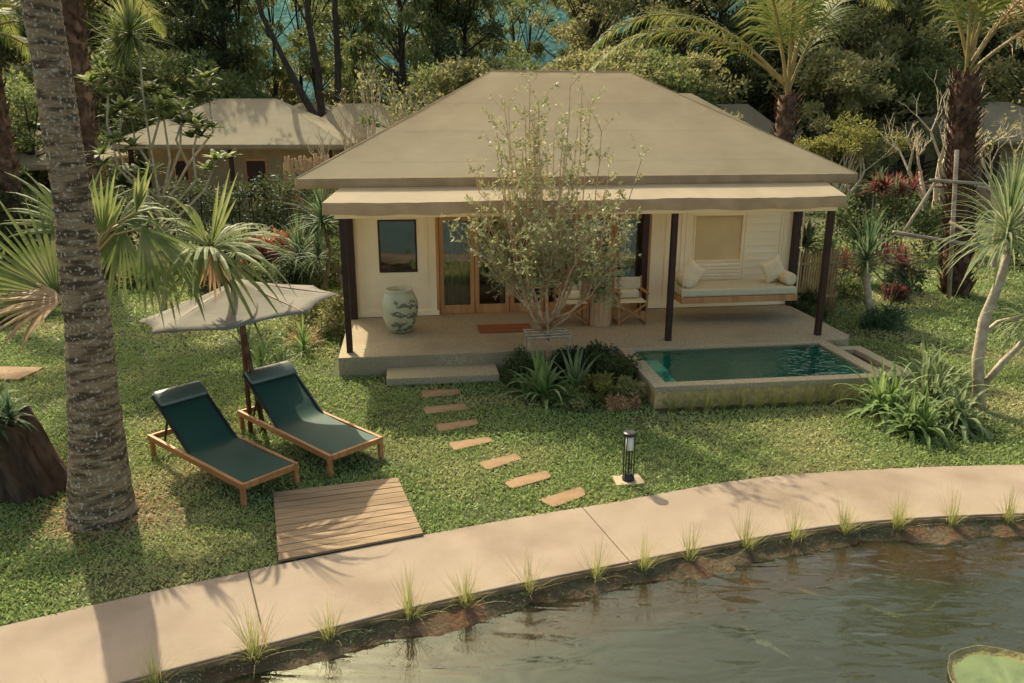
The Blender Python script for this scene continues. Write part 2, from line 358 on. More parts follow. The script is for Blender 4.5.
# ------------------------------------------------------------------ setting: path
UP = [(-60, 640), (0, 626.5), (99.6, 601.6), (161, 590), (278, 563.5), (426, 534), (500, 520), (586, 506), (650, 496.5), (683, 487.6), (753, 477), (839, 470.5), (936, 466), (1024, 464)]
LO = [(40, 705), (117, 683), (187, 663), (249, 650), (300, 637), (336, 623.6), (426, 604), (484, 590), (582, 571), (650, 557), (675, 553), (741, 539.6), (788, 532), (839, 523), (897, 519), (956, 515), (1024, 513)]
UP = [gp(u, v, .03) for u, v in UP]; LO = [gp(u, v, .03) for u, v in LO]
def extend(L, xs0, xs1):
    d0 = ((L[1][0] - L[0][0]), (L[1][1] - L[0][1])); d1 = ((L[-1][0] - L[-2][0]), (L[-1][1] - L[-2][1]))
    a = [(x, L[0][1] + (x - L[0][0]) * d0[1] / d0[0]) for x in xs0]; b = [(x, L[-1][1] + (x - L[-1][0]) * d1[1] / d1[0] * .6) for x in xs1]
    return a + L + b
UP = extend(UP, (-60, -20), (20, 60)); LO = extend(LO, (-60, -20), (20, 60))
def interp(L, x):
    return float(np.interp(x, [p[0] for p in L], [p[1] for p in L]))
# smooth the edges
def smooth_curve(L, lo=-9, hi=12, step=.15):
    xs = np.arange(lo - 1, hi + 1, step); ys = np.interp(xs, [p[0] for p in L], [p[1] for p in L])
    k = np.ones(9) / 9; ys2 = np.convolve(np.pad(ys, 4, mode='edge'), k, 'valid')
    mid = [(float(x), float(y)) for x, y in zip(xs, ys2)][6:-6]
    return [p for p in L if p[0] < mid[0][0] - .5] + mid + [p for p in L if p[0] > mid[-1][0] + .5]
UP = smooth_curve(UP); LO = smooth_curve(LO)
def up_y(x): return interp(UP, x)
def lo_y(x): return interp(LO, x)
slab_breaks = [-60, -9.5, -5.6, -2.02, 1.15, 7.9, 11, 60]   # joints seen across the path
mb = MB()
def path_pt(s, t):                        # s along, t across; joints run square to the path
    xl = s; yl = lo_y(xl); dx = .1
    tx, ty = dx * 2, lo_y(xl + dx) - lo_y(xl - dx); n = math.hypot(tx, ty); nx, ny = -ty / n, tx / n
    lo_, hi_ = 0.0, 4.0
    for _ in range(24):
        m_ = (lo_ + hi_) / 2
        if yl + ny * m_ > up_y(xl + nx * m_): hi_ = m_
        else: lo_ = m_
    return (xl + nx * lo_ * t, yl + ny * lo_ * t)
for a, b in zip(slab_breaks[:-1], slab_breaks[1:]):
    a2, b2 = a + .0035, b - .0035; n = max(2, int(min(60, (b - a) / .25)))
    cols = [(path_pt(a2 + (b2 - a2) * i / n, 0), path_pt(a2 + (b2 - a2) * i / n, 1)) for i in range(n + 1)]
    low = [c[0] for c in cols]; hi = [c[1] for c in cols]
    poly = low + hi[::-1]; vs = []; fs = []
    for i, (p, q) in enumerate(cols):
        vs += [(p[0], p[1], -.08), (q[0], q[1], -.08), (p[0], p[1], .03), (q[0], q[1], .03)]
    for i in range(n):
        k = i * 4; fs += [(k + 2, k + 6, k + 7, k + 3), (k, k + 4, k + 6, k + 2), (k + 1, k + 3, k + 7, k + 5)]
    fs += [(0, 2, 3, 1), (4 * n, 4 * n + 1, 4 * n + 3, 4 * n + 2)]
    mb.add(vs, fs)
struct(mb.build('garden_path', M['path'], bevel=.012))
# edge strip below the path (rough cast side, dark)
mb = MB(); xs = [x for x in np.arange(-14, 16, .12)]
cols = [(x, lo_y(x)) for x in [-60] + xs + [60]]
rr = random.Random(3)
vs = []; fs = []
for i, (x, y) in enumerate(cols):
    y0 = y - .015 + rr.uniform(-.004, .004)
    vs += [(x, y + .35, .012), (x, y0, .010), (x, y0 - .012, -.16), (x, y + .35, -.16)]
for i in range(len(cols) - 1):
    k = i * 4; fs += [(k, k + 1, k + 5, k + 4), (k + 1, k + 2, k + 6, k + 5)]
mb.add(vs, fs); struct(mb.build('path_edge', M['curb']))

# ------------------------------------------------------------------ ground sheet with a hole for the pool
POOL = [(4.57, -2.38), (8.34, -2.38), (8.34, -.34), (4.57, -.34)]      # inner basin is inset from this
PIN = [(4.80, -2.18), (8.13, -2.18), (8.13, -.50), (4.80, -.50)]
outer = [(x, lo_y(x) + .25, 0) for x in [-60] + list(np.arange(-12, 14, .5)) + [60]]
outer = [Vector((-500, -40, 0)), Vector((-61, -39, 0))] + [Vector(p) for p in outer] + [Vector((61, 4, 0)), Vector((500, 4, 0)), Vector((500, 700, 0)), Vector((-500, 700, 0))]
hole = [Vector((*v2w(x + sx, y + sy), 0)) for (x, y), (sx, sy) in zip(PIN, [(-.05, -.05), (.05, -.05), (.05, .05), (-.05, .05)])][::-1]
tri = geometry.tessellate_polygon([outer, hole]); pts = outer + hole
gm = M['lawn']
# blend lawn thatch with forest floor by distance inside one material
gmat = mat('ground_cover', (.075, .085, .03), (.05, .06, .022), 14, .95, .6, 60, c3=(.13, .105, .05), s3=.35)
me = bpy.data.meshes.new('ground'); me.from_pydata([tuple(p) for p in pts], [], [tuple(t) for t in tri]); me.update()
for p in me.polygons:
    if p.normal.z < 0: p.flip()
me.materials.append(gmat); go = bpy.data.objects.new('ground', me); C.objects.link(go); struct(go)
# forest floor behind the villas
mb = MB(); vs = []; fs = []
nx = 60
for i in range(nx + 1):
    x = -60 + 120 * i / nx
    for j, y in enumerate((20.5 + 1.2 * math.sin(x * .6) + .8 * math.sin(x * 1.7) if x < -3 or x > 9 else 20, 40, 90)):
        vs.append((x, y, .008))
for i in range(nx):
    for j in range(2): k = i * 3 + j; fs.append((k, k + 3, k + 4, k + 1))
mb.add(vs, fs); struct(mb.build('forest_floor', M['litter']))

# ------------------------------------------------------------------ pond
WZ = -.125
mb = MB(); vs = []; fs = []
rr = random.Random(5)
prof = [(-.0, -.025), (-.05, -.05), (-.10, -.085), (-.16, -.12), (-.26, -.16), (-.45, -.23), (-.75, -.40), (-1.5, -.8), (-8, -.9), (-40, -1.0)]
xs = [-60, -20] + list(np.arange(-9, 12, .09)) + [20, 60]
for i, x in enumerate(xs):
    for j, (dy, z) in enumerate(prof):
        wob = (.05 * math.sin(x * 2.3) + .04 * math.sin(x * 5.1 + 1) + rr.uniform(-.02, .02)) * (1 if 1 < j < 7 else .15)
        vs.append((x, lo_y(x) + dy * 1.15 + wob, z + (rr.uniform(-.014, .014) if 0 < j < 7 else 0)))
k = len(prof)
for i in range(len(xs) - 1):
    for j in range(k - 1): a = i * k + j; fs.append((a, a + 1, a + k + 1, a + k))
bedm = mat('pond_bed', (.11, .08, .045), (.085, .058, .032), 5, .95, .7, 22, c3=(.14, .07, .035), s3=2.2)
# the bed turns from red algae soil into grey-green silt away from the bank
def make_bed():
    m = bedm; nt = m.node_tree; b = [n for n in nt.nodes if n.type == 'BSDF_PRINCIPLED'][0]
    src = b.inputs['Base Color'].links[0].from_socket
    tc = [n for n in nt.nodes if n.type == 'TEX_COORD'][0]; sp = N(nt, 'ShaderNodeSeparateXYZ'); nt.links.new(tc.outputs['Object'], sp.inputs[0])
    nz = N(nt, 'ShaderNodeTexNoise'); nz.inputs['Scale'].default_value = 2.2; nt.links.new(tc.outputs['Object'], nz.inputs['Vector'])
    ad = N(nt, 'ShaderNodeMath', operation='MULTIPLY_ADD'); ad.inputs[1].default_value = .12; nt.links.new(nz.outputs[0], ad.inputs[0]); nt.links.new(sp.outputs[2], ad.inputs[2])
    def rng_(lo, hi, inv=False):
        r = N(nt, 'ShaderNodeMapRange'); r.inputs[1].default_value = lo; r.inputs[2].default_value = hi; nt.links.new(ad.outputs[0], r.inputs[0]); return r.outputs[0]
    mx = N(nt, 'ShaderNodeMix', data_type='RGBA'); mx.inputs[6].default_value = (.23, .08, .03, 1); nt.links.new(src, mx.inputs[7]); nt.links.new(rng_(-.10, -.07), mx.inputs[0])
    m2 = N(nt, 'ShaderNodeMix', data_type='RGBA'); m2.inputs[6].default_value = (.155, .17, .115, 1); nt.links.new(mx.outputs[2], m2.inputs[7]); nt.links.new(rng_(-.27, -.19), m2.inputs[0])
    nt.links.new(m2.outputs[2], b.inputs['Base Color'])
make_bed()
struct(mb.add(vs, fs).build('pond_bed', bedm, smooth=True))
mb = MB(); vs = []; fs = []
for i, x in enumerate([-60, -20] + list(np.arange(-9, 12, .5)) + [20, 60]): vs += [(x, lo_y(x) - .1, WZ), (x, -30, WZ)]
n = len(vs) // 2
for i in range(n - 1): fs.append((2 * i, 2 * i + 1, 2 * i + 3, 2 * i + 2))
mb.add(vs, fs); struct(mb.build('pond_water', M['pondwater']))

# ------------------------------------------------------------------ far hill
mb = MB(); vs = []; fs = []; rr = random.Random(9); nx, ny = 70, 8
for i in range(nx + 1):
    x = -420 + 840 * i / nx
    for j in range(ny + 1):
        t = j / ny; h = 40 + 9 * math.sin(x * .011 + 1) + 5 * math.sin(x * .03)
        vs.append((x + rr.uniform(-3, 3), 150 + 110 * t, -1 + h * math.sin(t * math.pi / 2) + rr.uniform(-3.5, 3.5) * (t > 0)))
for i in range(nx):
    for j in range(ny): k = i * (ny + 1) + j; fs.append((k, k + ny + 1, k + ny + 2, k + 1))
struct(mb.add(vs, fs).build('hills', M['hill'], smooth=True))

# ------------------------------------------------------------------ terrace
def vframe(name, label, cat, group=None): return thing(name, label, cat, (VO[0], VO[1], 0), VA, group)
mb = MB()
mb.prism([(-.17, -.32), (4.565, -.32), (8.75, -.335), (8.95, -.1), (8.95, 7.0), (-.17, 7.0)], -.05, .35)
te = mb.build('terrace', M['terrace'], bevel=.012); te.location = (VO[0], VO[1], 0); te.rotation_euler = (0, 0, VA); struct(te)

# ------------------------------------------------------------------ the villa
V = vframe('villa', 'cream canvas villa with large khaki tent roof, awning and timber folding doors in the centre', 'villa')
FW = 2.35
mb = MB(); TOPZ = 3.03
def wl(x0, x1, z0, z1): mb.box(x0, x1, FW, FW + .1, z0, z1)
wl(0, .46, .352, TOPZ); wl(.46, 1.20, .352, 1.24); wl(.46, 1.20, 2.27, TOPZ); wl(1.20, 1.62, .352, TOPZ); wl(1.62, 5.84, 2.32, TOPZ)
wl(5.84, 6.79, .352, TOPZ); wl(6.79, 7.85, .352, 1.30); wl(6.79, 7.85, 2.27, TOPZ); wl(7.85, 8.9, .352, TOPZ)
mb.box(-.002, .1, FW + .1, 6.8, .352, TOPZ); mb.box(8.8, 8.902, FW + .1, 6.8, .352, TOPZ); mb.box(.1, 8.8, 6.7, 6.8, .352, TOPZ)
mb.build('wall', M['wall'], V)
mb = MB()
for x in (.06, .20, 1.38, 1.56, 5.92, 6.22, 6.55): mb.box(x - .02, x + .02, FW - .018, FW, .36, 2.9)
for x in (7.9, 8.66): mb.box(x - .018, x + .018, FW - .02, FW, .36, 2.9)
for i in range(14): mb.box(7.92, 8.64, FW - .012, FW - .001, .42 + i * .15, .425 + i * .15 + .012)
mb.box(.0, 1.6, FW - .03, FW - .001, .36, .46); mb.box(5.86, 8.9, FW - .03, FW - .001, .36, .46)
for q in range(0, len(mb.v), 8): MB().add(mb.v[q:q + 8], [(0, 3, 2, 1), (4, 5, 6, 7), (0, 1, 5, 4), (1, 2, 6, 5), (2, 3, 7, 6), (3, 0, 4, 7)]).build('wall_batten', M['wall'], V)
mb = MB()
for i in range(11): mb.box(6.80, 7.84, FW - .02, FW - .001, .50 + i * .07, .50 + i * .07 + .052)
mb.build('slat_panel', M['wall'], V, bevel=.008)
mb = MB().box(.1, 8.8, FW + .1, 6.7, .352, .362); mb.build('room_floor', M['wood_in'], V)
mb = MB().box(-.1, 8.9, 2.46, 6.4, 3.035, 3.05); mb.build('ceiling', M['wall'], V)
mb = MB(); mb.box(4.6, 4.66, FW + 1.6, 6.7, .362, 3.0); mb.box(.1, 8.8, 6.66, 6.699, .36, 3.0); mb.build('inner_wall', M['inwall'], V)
# window
wf = MB(); x0, x1, z0, z1 = .46, 1.20, 1.24, 2.27
for b in ((x0, x0 + .035, z0, z1), (x1 - .035, x1, z0, z1), (x0 + .035, x1 - .035, z0, z0 + .035), (x0 + .035, x1 - .035, z1 - .035, z1)): wf.box(b[0], b[1], FW - .012, FW + .06, b[2], b[3])
win = wf.build('window', M['darkpost'], V, bevel=.004)
MB().box(x0 + .035, x1 - .035, FW + .03, FW + .036, z0 + .035, z1 - .035).build('pane', M['glass'], win)
# alcove window with the blind drawn
wf = MB(); x0, x1, z0, z1 = 6.79, 7.85, 1.30, 2.27
for b in ((x0, x0 + .03, z0, z1), (x1 - .04, x1, z0 - .7, z1), (x0 + .03, x1 - .04, z0, z0 + .03), (x0 + .03, x1 - .04, z1 - .03, z1)): wf.box(b[0], b[1], FW - .022, FW + .06, b[2], b[3])
win2 = wf.build('window', M['wall'], V, bevel=.004)
MB().box(x0 + .031, x1 - .041, FW + .02, FW + .025, z0 + .031, z1 - .031).build('blind', M['blind'], win2)
# folding doors: six leaves
dw = (5.84 - 1.62) / 6
for k in range(6):
    a = 1.62 + k * dw + .006; b = a + dw - .012; z0, z1 = .37, 2.32; f = MB(); st = .085
    y0, y1 = FW + .02, FW + .07
    f.box(a, a + st, y0, y1, z0, z1); f.box(b - st, b, y0, y1, z0, z1); f.box(a + st, b - st, y0, y1, z0, z0 + .17); f.box(a + st, b - st, y0, y1, z1 - .1, z1)
    d = f.build('door', M['timber'], V, bevel=.005)
    MB().box(a + st, b - st, FW + .042, FW + .048, z0 + .17, z1 - .1).build('pane', M['glass'], d)
    if k in (1, 2, 4): MB().tube([(b - .04, FW - .02, 1.15), (b - .04, FW - .02, 1.4)], .012, 6).build('handle', M['darkmetal'], d)
f = MB().box(1.56, 1.62, FW - .02, FW + .085, .36, 2.38).box(5.84, 5.90, FW - .02, FW + .085, .36, 2.38).box(1.62, 5.84, FW - .02, FW + .085, 2.32, 2.38).box(1.62, 5.84, FW - .01, FW + .085, .353, .368)
f.build('door_frame', M['timber'], V, bevel=.004)
# curtains
def curtain(x0, x1, z0, z1, y):
    m_ = MB(); n = int((x1 - x0) / .012); vs = []
    for i in range(n + 1):
        x = x0 + (x1 - x0) * i / n; yy = y + .028 * math.sin(x * 62) + .012 * math.sin(x * 23)
        vs += [(x, yy, z0), (x, yy * 1 + .01, z1)]
    m_.add(vs, [(2 * i, 2 * i + 2, 2 * i + 3, 2 * i + 1) for i in range(n)]); return m_.build('curtain', M['curtain'], V, smooth=True)
for x0, x1 in ((1.66, 2.42), (2.85, 3.02), (4.45, 4.75), (5.35, 5.82), (.14, .44)): curtain(x0, x1, .4, 2.5, FW + .22)
# roof shells
def hip_roof(x0, x1, y0, y1, ze, rx0, rx1, ry, zr, fas, nseg=16, sag=.05, seed=1, name='roof', parent=None, m=None, seams=True, mf=None):
    rr = random.Random(seed); m_ = MB()
    A, B, Cc, D = Vector((x0, y0, ze)), Vector((x1, y0, ze)), Vector((x1, y1, ze)), Vector((x0, y1, ze)); E1, E2 = Vector((rx0, ry, zr)), Vector((rx1, ry, zr))
    def grid(p00, p10, p11, p01):
        n = nseg; k = nseg // 2; vs = []; nn = (p10 - p00).cross(p01 - p00).normalized()
        for j in range(k + 1):
            for i in range(n + 1):
                u, v = i / n, j / k; p = (p00 * (1 - u) + p10 * u) * (1 - v) + (p01 * (1 - u) + p11 * u) * v
                s = -sag * math.sin(math.pi * v) * (math.sin(math.pi * u) ** .5) if 0 < u < 1 and 0 < v < 1 else 0
                s += rr.uniform(-.006, .006) if 0 < i < n and 0 < j < k else 0
                vs.append(p + nn * s)
        m_.add(vs, [(j * (n + 1) + i, j * (n + 1) + i + 1, (j + 1) * (n + 1) + i + 1, (j + 1) * (n + 1) + i) for j in range(k) for i in range(n)])
    grid(A, B, E2, E1); grid(Cc, D, E1, E2)
    e = Vector((0, .001, 0)); grid(B, Cc, E2 + e, E2); grid(D, A, E1, E1 + e)
    ro = m_.build(name, m or M['roof'], parent, smooth=True)
    f = MB()
    def skirt(p, q):
        n = max(4, int((q - p).length / .25)); vs = []; out = (q - p).cross(Vector((0, 0, 1))).normalized()
        for i in range(n + 1):
            a = p.lerp(q, i / n); z = -fas + rr.uniform(-.008, .008) + .012 * math.sin(i * 1.1)
            vs += [a + out * .004 + Vector((0, 0, .004)), a + out * (.012 + rr.uniform(0, .008)) + Vector((0, 0, -fas * .55)), a + out * (.0) + Vector((0, 0, z)), a - out * .02 + Vector((0, 0, z))]
        f.add(vs, [(4 * i + j, 4 * i + j + 1, 4 * i + j + 5, 4 * i + j + 4) for i in range(n) for j in range(3)])
    for p, q in ((A, B), (B, Cc), (Cc, D), (D, A)): skirt(p, q)
    fo = f.build('fascia', mf or M['fascia'], ro, smooth=True)
    if seams:
        s = MB()
        for v in ():
            p = A.lerp(E1, v); q = B.lerp(E2, v); nn = (B - A).cross(E1 - A).normalized(); n = 16
            pts_ = [p.lerp(q, i / n) + nn * (.004 - sag * math.sin(math.pi * v) * (math.sin(math.pi * i / n) ** .5)) for i in range(n + 1)]
            for a, b in zip(pts_[:-1], pts_[1:]): s.bar(a, b, .014, .005, nn)
        for (a, b) in ((A, E1), (B, E2)): s.tube([a, b], .009, 6)
        s.tube([E1, E2], .016, 6)
        s.build('seam', M['roof'], ro)
    return ro
hip_roof(-.75, 9.05, .45, 6.6, 3.20, 2.82, 5.60, 3.5, 5.05, .17, 24, .06, 1, parent=V)
hip_roof(.6, 10.0, 3.3, 9.4, 3.16, 3.4, 7.62, 5.3, 4.68, .17, 16, .03, 2, parent=V, name='rear_roof', seams=False)
mb = MB().box(.8, 9.6, 6.81, 9.0, .352, 3.05); mb.build('rear_wing', M['wall'], V)
# awning
mb = MB(); vs = []; n = 60; rr = random.Random(4)
for i in range(n + 1):
    u = i / n; x = -.27 + 8.76 * u; xb = .02 + 8.44 * u
    sagz = -.018 * abs(math.sin(u * math.pi * 3)); nz = rr.uniform(-.005, .005)
    vs += [(xb, .62, 3.09), (x * .5 + xb * .5, .18, 2.985 + sagz * .5), (x, -.25, 2.88 + sagz + nz), (x, -.262, 2.79 + nz), (x, -.25 + rr.uniform(-.008, .008), 2.685 + sagz + .012 * math.sin(i * .9))]
mb.add(vs, [(5 * i + j, 5 * i + j + 1, 5 * i + j + 6, 5 * i + j + 5) for i in range(n) for j in range(2)])
aw = mb.build('awning', M['awning'], V, smooth=True)
mb = MB(); mb.add(vs, [(5 * i + j, 5 * i + j + 1, 5 * i + j + 6, 5 * i + j + 5) for i in range(n) for j in (2, 3)])
for s, k in ((0, 0), (1, n)):
    x0_, x1_ = vs[5 * k][0], vs[5 * k + 2][0]
    mb.add([(x1_, -.25, 2.878), (x1_, -.25, 2.685), (x0_, .62, 2.87), (x0_, .62, 3.088)], [(0, 1, 2, 3)])
mb.build('valance', M['fascia'], aw, smooth=False)
mb = MB().box(-.12, 8.46, -.06, .06, 2.60, 2.68).box(-.12, -.04, .06, FW, 2.60, 2.68).box(8.38, 8.46, .06, FW, 2.60, 2.68)
mb.build('beam', M['wall'], V, bevel=.005)
for i, (x, y) in enumerate(((0, 0), (5.56, 0), (8.38, 0), (-.06, 2.27), (5.74, 2.24), (8.95, 2.27))):
    s = .05 if i < 3 else .065
    MB().box(x - s, x + s, y - s, y + s, .345, 2.60 if i < 3 else 2.9).build('post', M['darkpost'], V, bevel=.006)

# room furniture glimpsed through the doors
bed = vframe('bed', 'low bed with pale bedding behind the folding glass doors', 'bed')
MB().box(2.3, 4.2, 4.2, 6.1, .365, .62).build('bed_base', M['timber'], bed, bevel=.01)
MB().box(2.34, 4.16, 4.2, 6.1, .62, .86).build('mattress', M['pillow'], bed, bevel=.05)

# doormat, pot, chairs, stump table
dm = vframe('doormat', 'reddish brown coir doormat lying on the terrace before the folding doors', 'doormat')
MB().box(2.28, 3.28, .86, 1.42, .352, .372).build('mat', M['mat'], dm, bevel=.006)
MB().box(2.34, 3.22, .92, 1.36, .372, .376).build('mat_panel', M['mat'], dm)
px, py = v2w(.84, 1.22)
pot = thing('garden_pot', 'large pale green glazed urn with rough chipped bands beside the villa window', 'pot', (px, py, .35))
pot.scale = (1.03, 1.03, .9)
prof = [(.15, 0), (.19, .03), (.25, .14), (.30, .30), (.325, .48), (.315, .64), (.275, .78), (.235, .85), (.245, .875), (.235, .90), (.20, .895), (.19, .80), (.16, .6)]
MB().lathe(prof, n=36).build('pot_body', M['pot'], pot, smooth=True)
mb = MB(); rr = random.Random(21)
for k in range(34):
    zz = rr.uniform(.06, .76); th = rr.uniform(-2.2, .4) ; ln = rr.uniform(.25, .9); hh = rr.uniform(.014, .045)
    def rad(z): return float(np.interp(z, [p[1] for p in prof[:9]], [p[0] for p in prof[:9]]))
    n = 8; vs = []
    for i in range(n + 1):
        t = th + ln * i / n; env = math.sin(math.pi * i / n) + .05; zc = zz + .02 * math.sin(i + k)
        for dz in (-1, 1):
            z = min(.86, max(.02, zc + dz * hh * env)); r = rad(z) + .004; vs.append((r * math.cos(t), r * math.sin(t), z))
    mb.add(vs, [(2 * i, 2 * i + 2, 2 * i + 3, 2 * i + 1) for i in range(n)])
mb.build('chipped_glaze', M['potdark'], pot)

def director_chair(label, x, y, cush):
    t = thing('folding_chair', label, 'chair', (*v2w(x, y), .352), VA, 'folding chairs on the terrace')
    w_ = .27
    for s in (-1, 1):
        MB().bar((s * w_, -.22, .0), (s * w_, -.22, .60), .035, .03).build('leg', M['teak'], t, bevel=.004)
        MB().bar((s * w_, .20, .0), (s * w_, .24, .86), .035, .03).build('leg', M['teak'], t, bevel=.004)
        MB().bar((s * w_, -.27, .615), (s * w_, .24, .615), .06, .025).build('armrest', M['teak'], t, bevel=.005)
    for yy, o_ in ((-.235, .0), (.2, .0)):
        m_ = MB().bar((-w_, yy, .05), (w_, yy - .012, .43), .03, .025).bar((w_, yy + .02, .05), (-w_, yy + .012, .43), .03, .025); m_.build('cross_brace', M['teak'], t)
    for s in (-1, 1): MB().bar((s * w_, -.22, .03), (s * w_, .2, .03), .03, .03).build('foot_rail', M['teak'], t)
    MB().box(-w_ + .01, w_ - .01, -.23, .2, .43, .455).build('seat', M['pillow'], t, bevel=.008)
    MB().box(-w_ + .005, w_ - .005, .225, .245, .60, .84).build('backrest', M['curtain'], t, bevel=.008)
    MB().box(-.2, .2, .02, .19, .46, .62).build('back_cushion', M['cushion'] if cush else M['pillow'], t, bevel=.05)
director_chair('folding wood chair with pale cushion, left of the stump table', 4.08, 1.38, False)
director_chair('folding wood chair with grey green cushion, right of the stump table', 5.22, 1.32, True)
sx, sy = v2w(4.61, 1.25)
mb = MB(); vs = []; n = 28
for j, (z, r) in enumerate(((0, .235), (.05, .24), (.2, .225), (.4, .222), (.50, .228), (.535, .22))):
    for k in range(n): t = 2 * math.pi * k / n; q = r * (1 + .035 * math.sin(3 * t) + .03 * math.sin(7 * t + j * .3)); vs.append((q * math.cos(t), q * math.sin(t), z))
mb.add(vs, [(j * n + k, j * n + (k + 1) % n, (j + 1) * n + (k + 1) % n, (j + 1) * n + k) for j in range(5) for k in range(n)] + [tuple(5 * n + k for k in range(n))])
st = mb.build('stump_table', M['stumpw']); st.location = (sx, sy, .352); tag(st, 'round tree stump used as a table between the two folding chairs', 'table')

# hanging daybed
db = vframe('hanging_daybed', 'long timber swing daybed with grey green seat pad hung beneath the awning', 'daybed')
X0, X1, Y0, Y1 = 6.12, 8.44, .98, 1.78
MB().box(X0, X1, Y0, Y0 + .04, .76, .88).box(X0, X1, Y1 - .04, Y1, .76, .88).box(X0, X0 + .04, Y0 + .04, Y1 - .04, .76, .88).box(X1 - .04, X1, Y0 + .04, Y1 - .04, .76, .88).build('bed_frame', M['timber'], db, bevel=.006)
MB().box(X0 + .04, X1 - .04, Y0 + .04, Y1 - .04, .80, .84).build('slats', M['timber'], db)
MB().box(X0 + .02, X1 - .02, Y0 + .01, Y1 - .02, .882, 1.035).build('seat_pad', M['cushion'], db, bevel=.035)
for x in (X0 + .02, X1 - .02):
    for y in (Y0 + .02, Y1 - .02):
        MB().tube([(x, y, .87), (x, y + (.02 if y < 1.3 else -.02), 3.0)], .012, 6).build('rope', M['pillow'], db)
def pillow(name, label, cat, x, y, z, w_, h_, t_, tilt, rz, roll=0):
    n = 12; vs = []
    for j in range(n + 1):
        for i in range(n + 1):
            u, v = i / n * 2 - 1, j / n * 2 - 1; e = ((1 - u ** 4) * (1 - v ** 4)) ** .55; pin = 1 - .10 * (1 - abs(u) ** 2) * abs(v) ** 3; pin2 = 1 - .10 * (1 - abs(v) ** 2) * abs(u) ** 3
            vs.append((u * w_ / 2 * pin2, -t_ / 2 * e, v * h_ / 2 * pin))
    k = len(vs); vs += [(a, -b, c) for a, b, c in vs]
    fs = [(j * (n + 1) + i, j * (n + 1) + i + 1, (j + 1) * (n + 1) + i + 1, (j + 1) * (n + 1) + i) for j in range(n) for i in range(n)]
    fs += [tuple(k + q for q in reversed(f)) for f in fs]
    o = MB().add(vs, fs).build(name, M['pillow'], smooth=True)
    o.rotation_euler = (R(tilt), R(roll), VA + R(rz)); o.location = (*v2w(x, y), z); tag(o, label, cat, 'cushions on the hanging daybed'); return o
pillow('pillow', 'square cream pillow leaning at the left end of the hanging daybed', 'pillow', 6.44, 1.40, 1.27, .46, .46, .18, -14, 0, 38)
pillow('pillow', 'square cream pillow leaning at the right end of the hanging daybed', 'pillow', 8.10, 1.42, 1.29, .46, .46, .18, -14, 0, -24)
for x, lab in ((6.28, 'round cream bolster at the left end of the hanging daybed'), (8.32, 'round cream bolster at the right end of the hanging daybed')):
    m_ = MB(); P0 = Vector((0, -.28, 0)); n = 20
    prof = [(.02, -.28), (.09, -.278), (.118, -.26), (.125, -.2), (.125, .2), (.118, .26), (.09, .278), (.02, .28)]
    vs = [(r * math.cos(2 * math.pi * k / n), y, r * math.sin(2 * math.pi * k / n)) for r, y in prof for k in range(n)]
    m_.add(vs, [(i * n + k, (i + 1) * n + k, (i + 1) * n + (k + 1) % n, i * n + (k + 1) % n) for i in range(7) for k in range(n)] + [tuple(range(n)), tuple(reversed(range(7 * n, 8 * n)))])
    o = m_.build('bolster', M['pillow'], smooth=True); o.location = (*v2w(x, 1.34), 1.16); o.rotation_euler = (0, 0, VA); tag(o, lab, 'bolster', 'cushions on the hanging daybed')

# step slab
sl = vframe('step_slab', 'long pale pebble wash step slab below the terrace edge', 'step')
MB().box(.62, 2.44, -.90, -.325, .02, .15).build('slab', M['cop'], sl, bevel=.012)

# ------------------------------------------------------------------ plunge pool
PL = vframe('plunge_pool', 'raised rectangular plunge pool of green tiles with pebble wash coping', 'pool')
(a0, b0), (a1, _), (_, b1), _ = POOL; (c0, d0), (c1, _), (_, d1), _ = PIN
b1 = -.338
mb = MB().box(a0, a1, b0, d0, .26, .352).box(a0, a1, d1, b1, .26, .352).box(a0, c0, d0, d1, .26, .352).box(c1, a1, d0, d1, .26, .352)
mb.build('coping', M['cop'], PL, bevel=.01)
mb = MB().box(a0 + .02, a1 - .02, b0 + .02, d0 - .01, -.03, .26).box(a0 + .02, c0 - .01, d0 - .01, b1, -.03, .26).box(c1 + .01, a1 - .02, d0 - .01, b1, -.03, .26)
mb.build('outer_wall', M['poolwall'], PL, bevel=.01)
ZF = -.62
mb = MB(); c0_, c1_, d0_, d1_ = c0 - .008, c1 + .008, d0 - .008, d1 + .008
mb.add([(c0_, d0_, ZF), (c1_, d0_, ZF), (c1_, d1_, ZF), (c0_, d1_, ZF), (c0_, d0_, .262), (c1_, d0_, .262), (c1_, d1_, .262), (c0_, d1_, .262)],
       [(0, 1, 2, 3), (0, 4, 5, 1), (1, 5, 6, 2), (2, 6, 7, 3), (3, 7, 4, 0)])
mb.build('basin', M['tile'], PL)
MB().box(c0, c0 + .55, d0 + .02, d1 - .01, ZF, -.02).build('pool_bench', M['tilelite'], PL, bevel=.01)
MB().box(c0, c0 + .42, d1 - .62, d1 - .01, -.018, .16).build('entry_step', M['tilelite'], PL, bevel=.01)
MB().box(c0 + .552, c0 + .95, d0 + .5, d1 - .3, ZF, -.28).build('entry_step', M['tilelite'], PL, bevel=.01)
MB().add([(c0, d0, .318), (c1, d0, .318), (c1, d1, .318), (c0, d1, .318)], [(0, 1, 2, 3)]).build('water_surface', M['poolwater'], PL)
PB = vframe('planter_box', 'narrow low planter box of brown soil at the right end of the pool', 'planter')
q0, q1 = a1 + .002, 8.78
MB().box(q0, q1, -2.34, -2.12, .0, .345).box(q0, q1, -.92, -.74, .0, .345).box(8.58, q1, -2.12, -.92, .0, .345).build('kerb', M['cop'], PB, bevel=.01)
MB().box(q0, 8.58, -2.12, -.92, .05, .26).build('soil', M['soil'], PB)

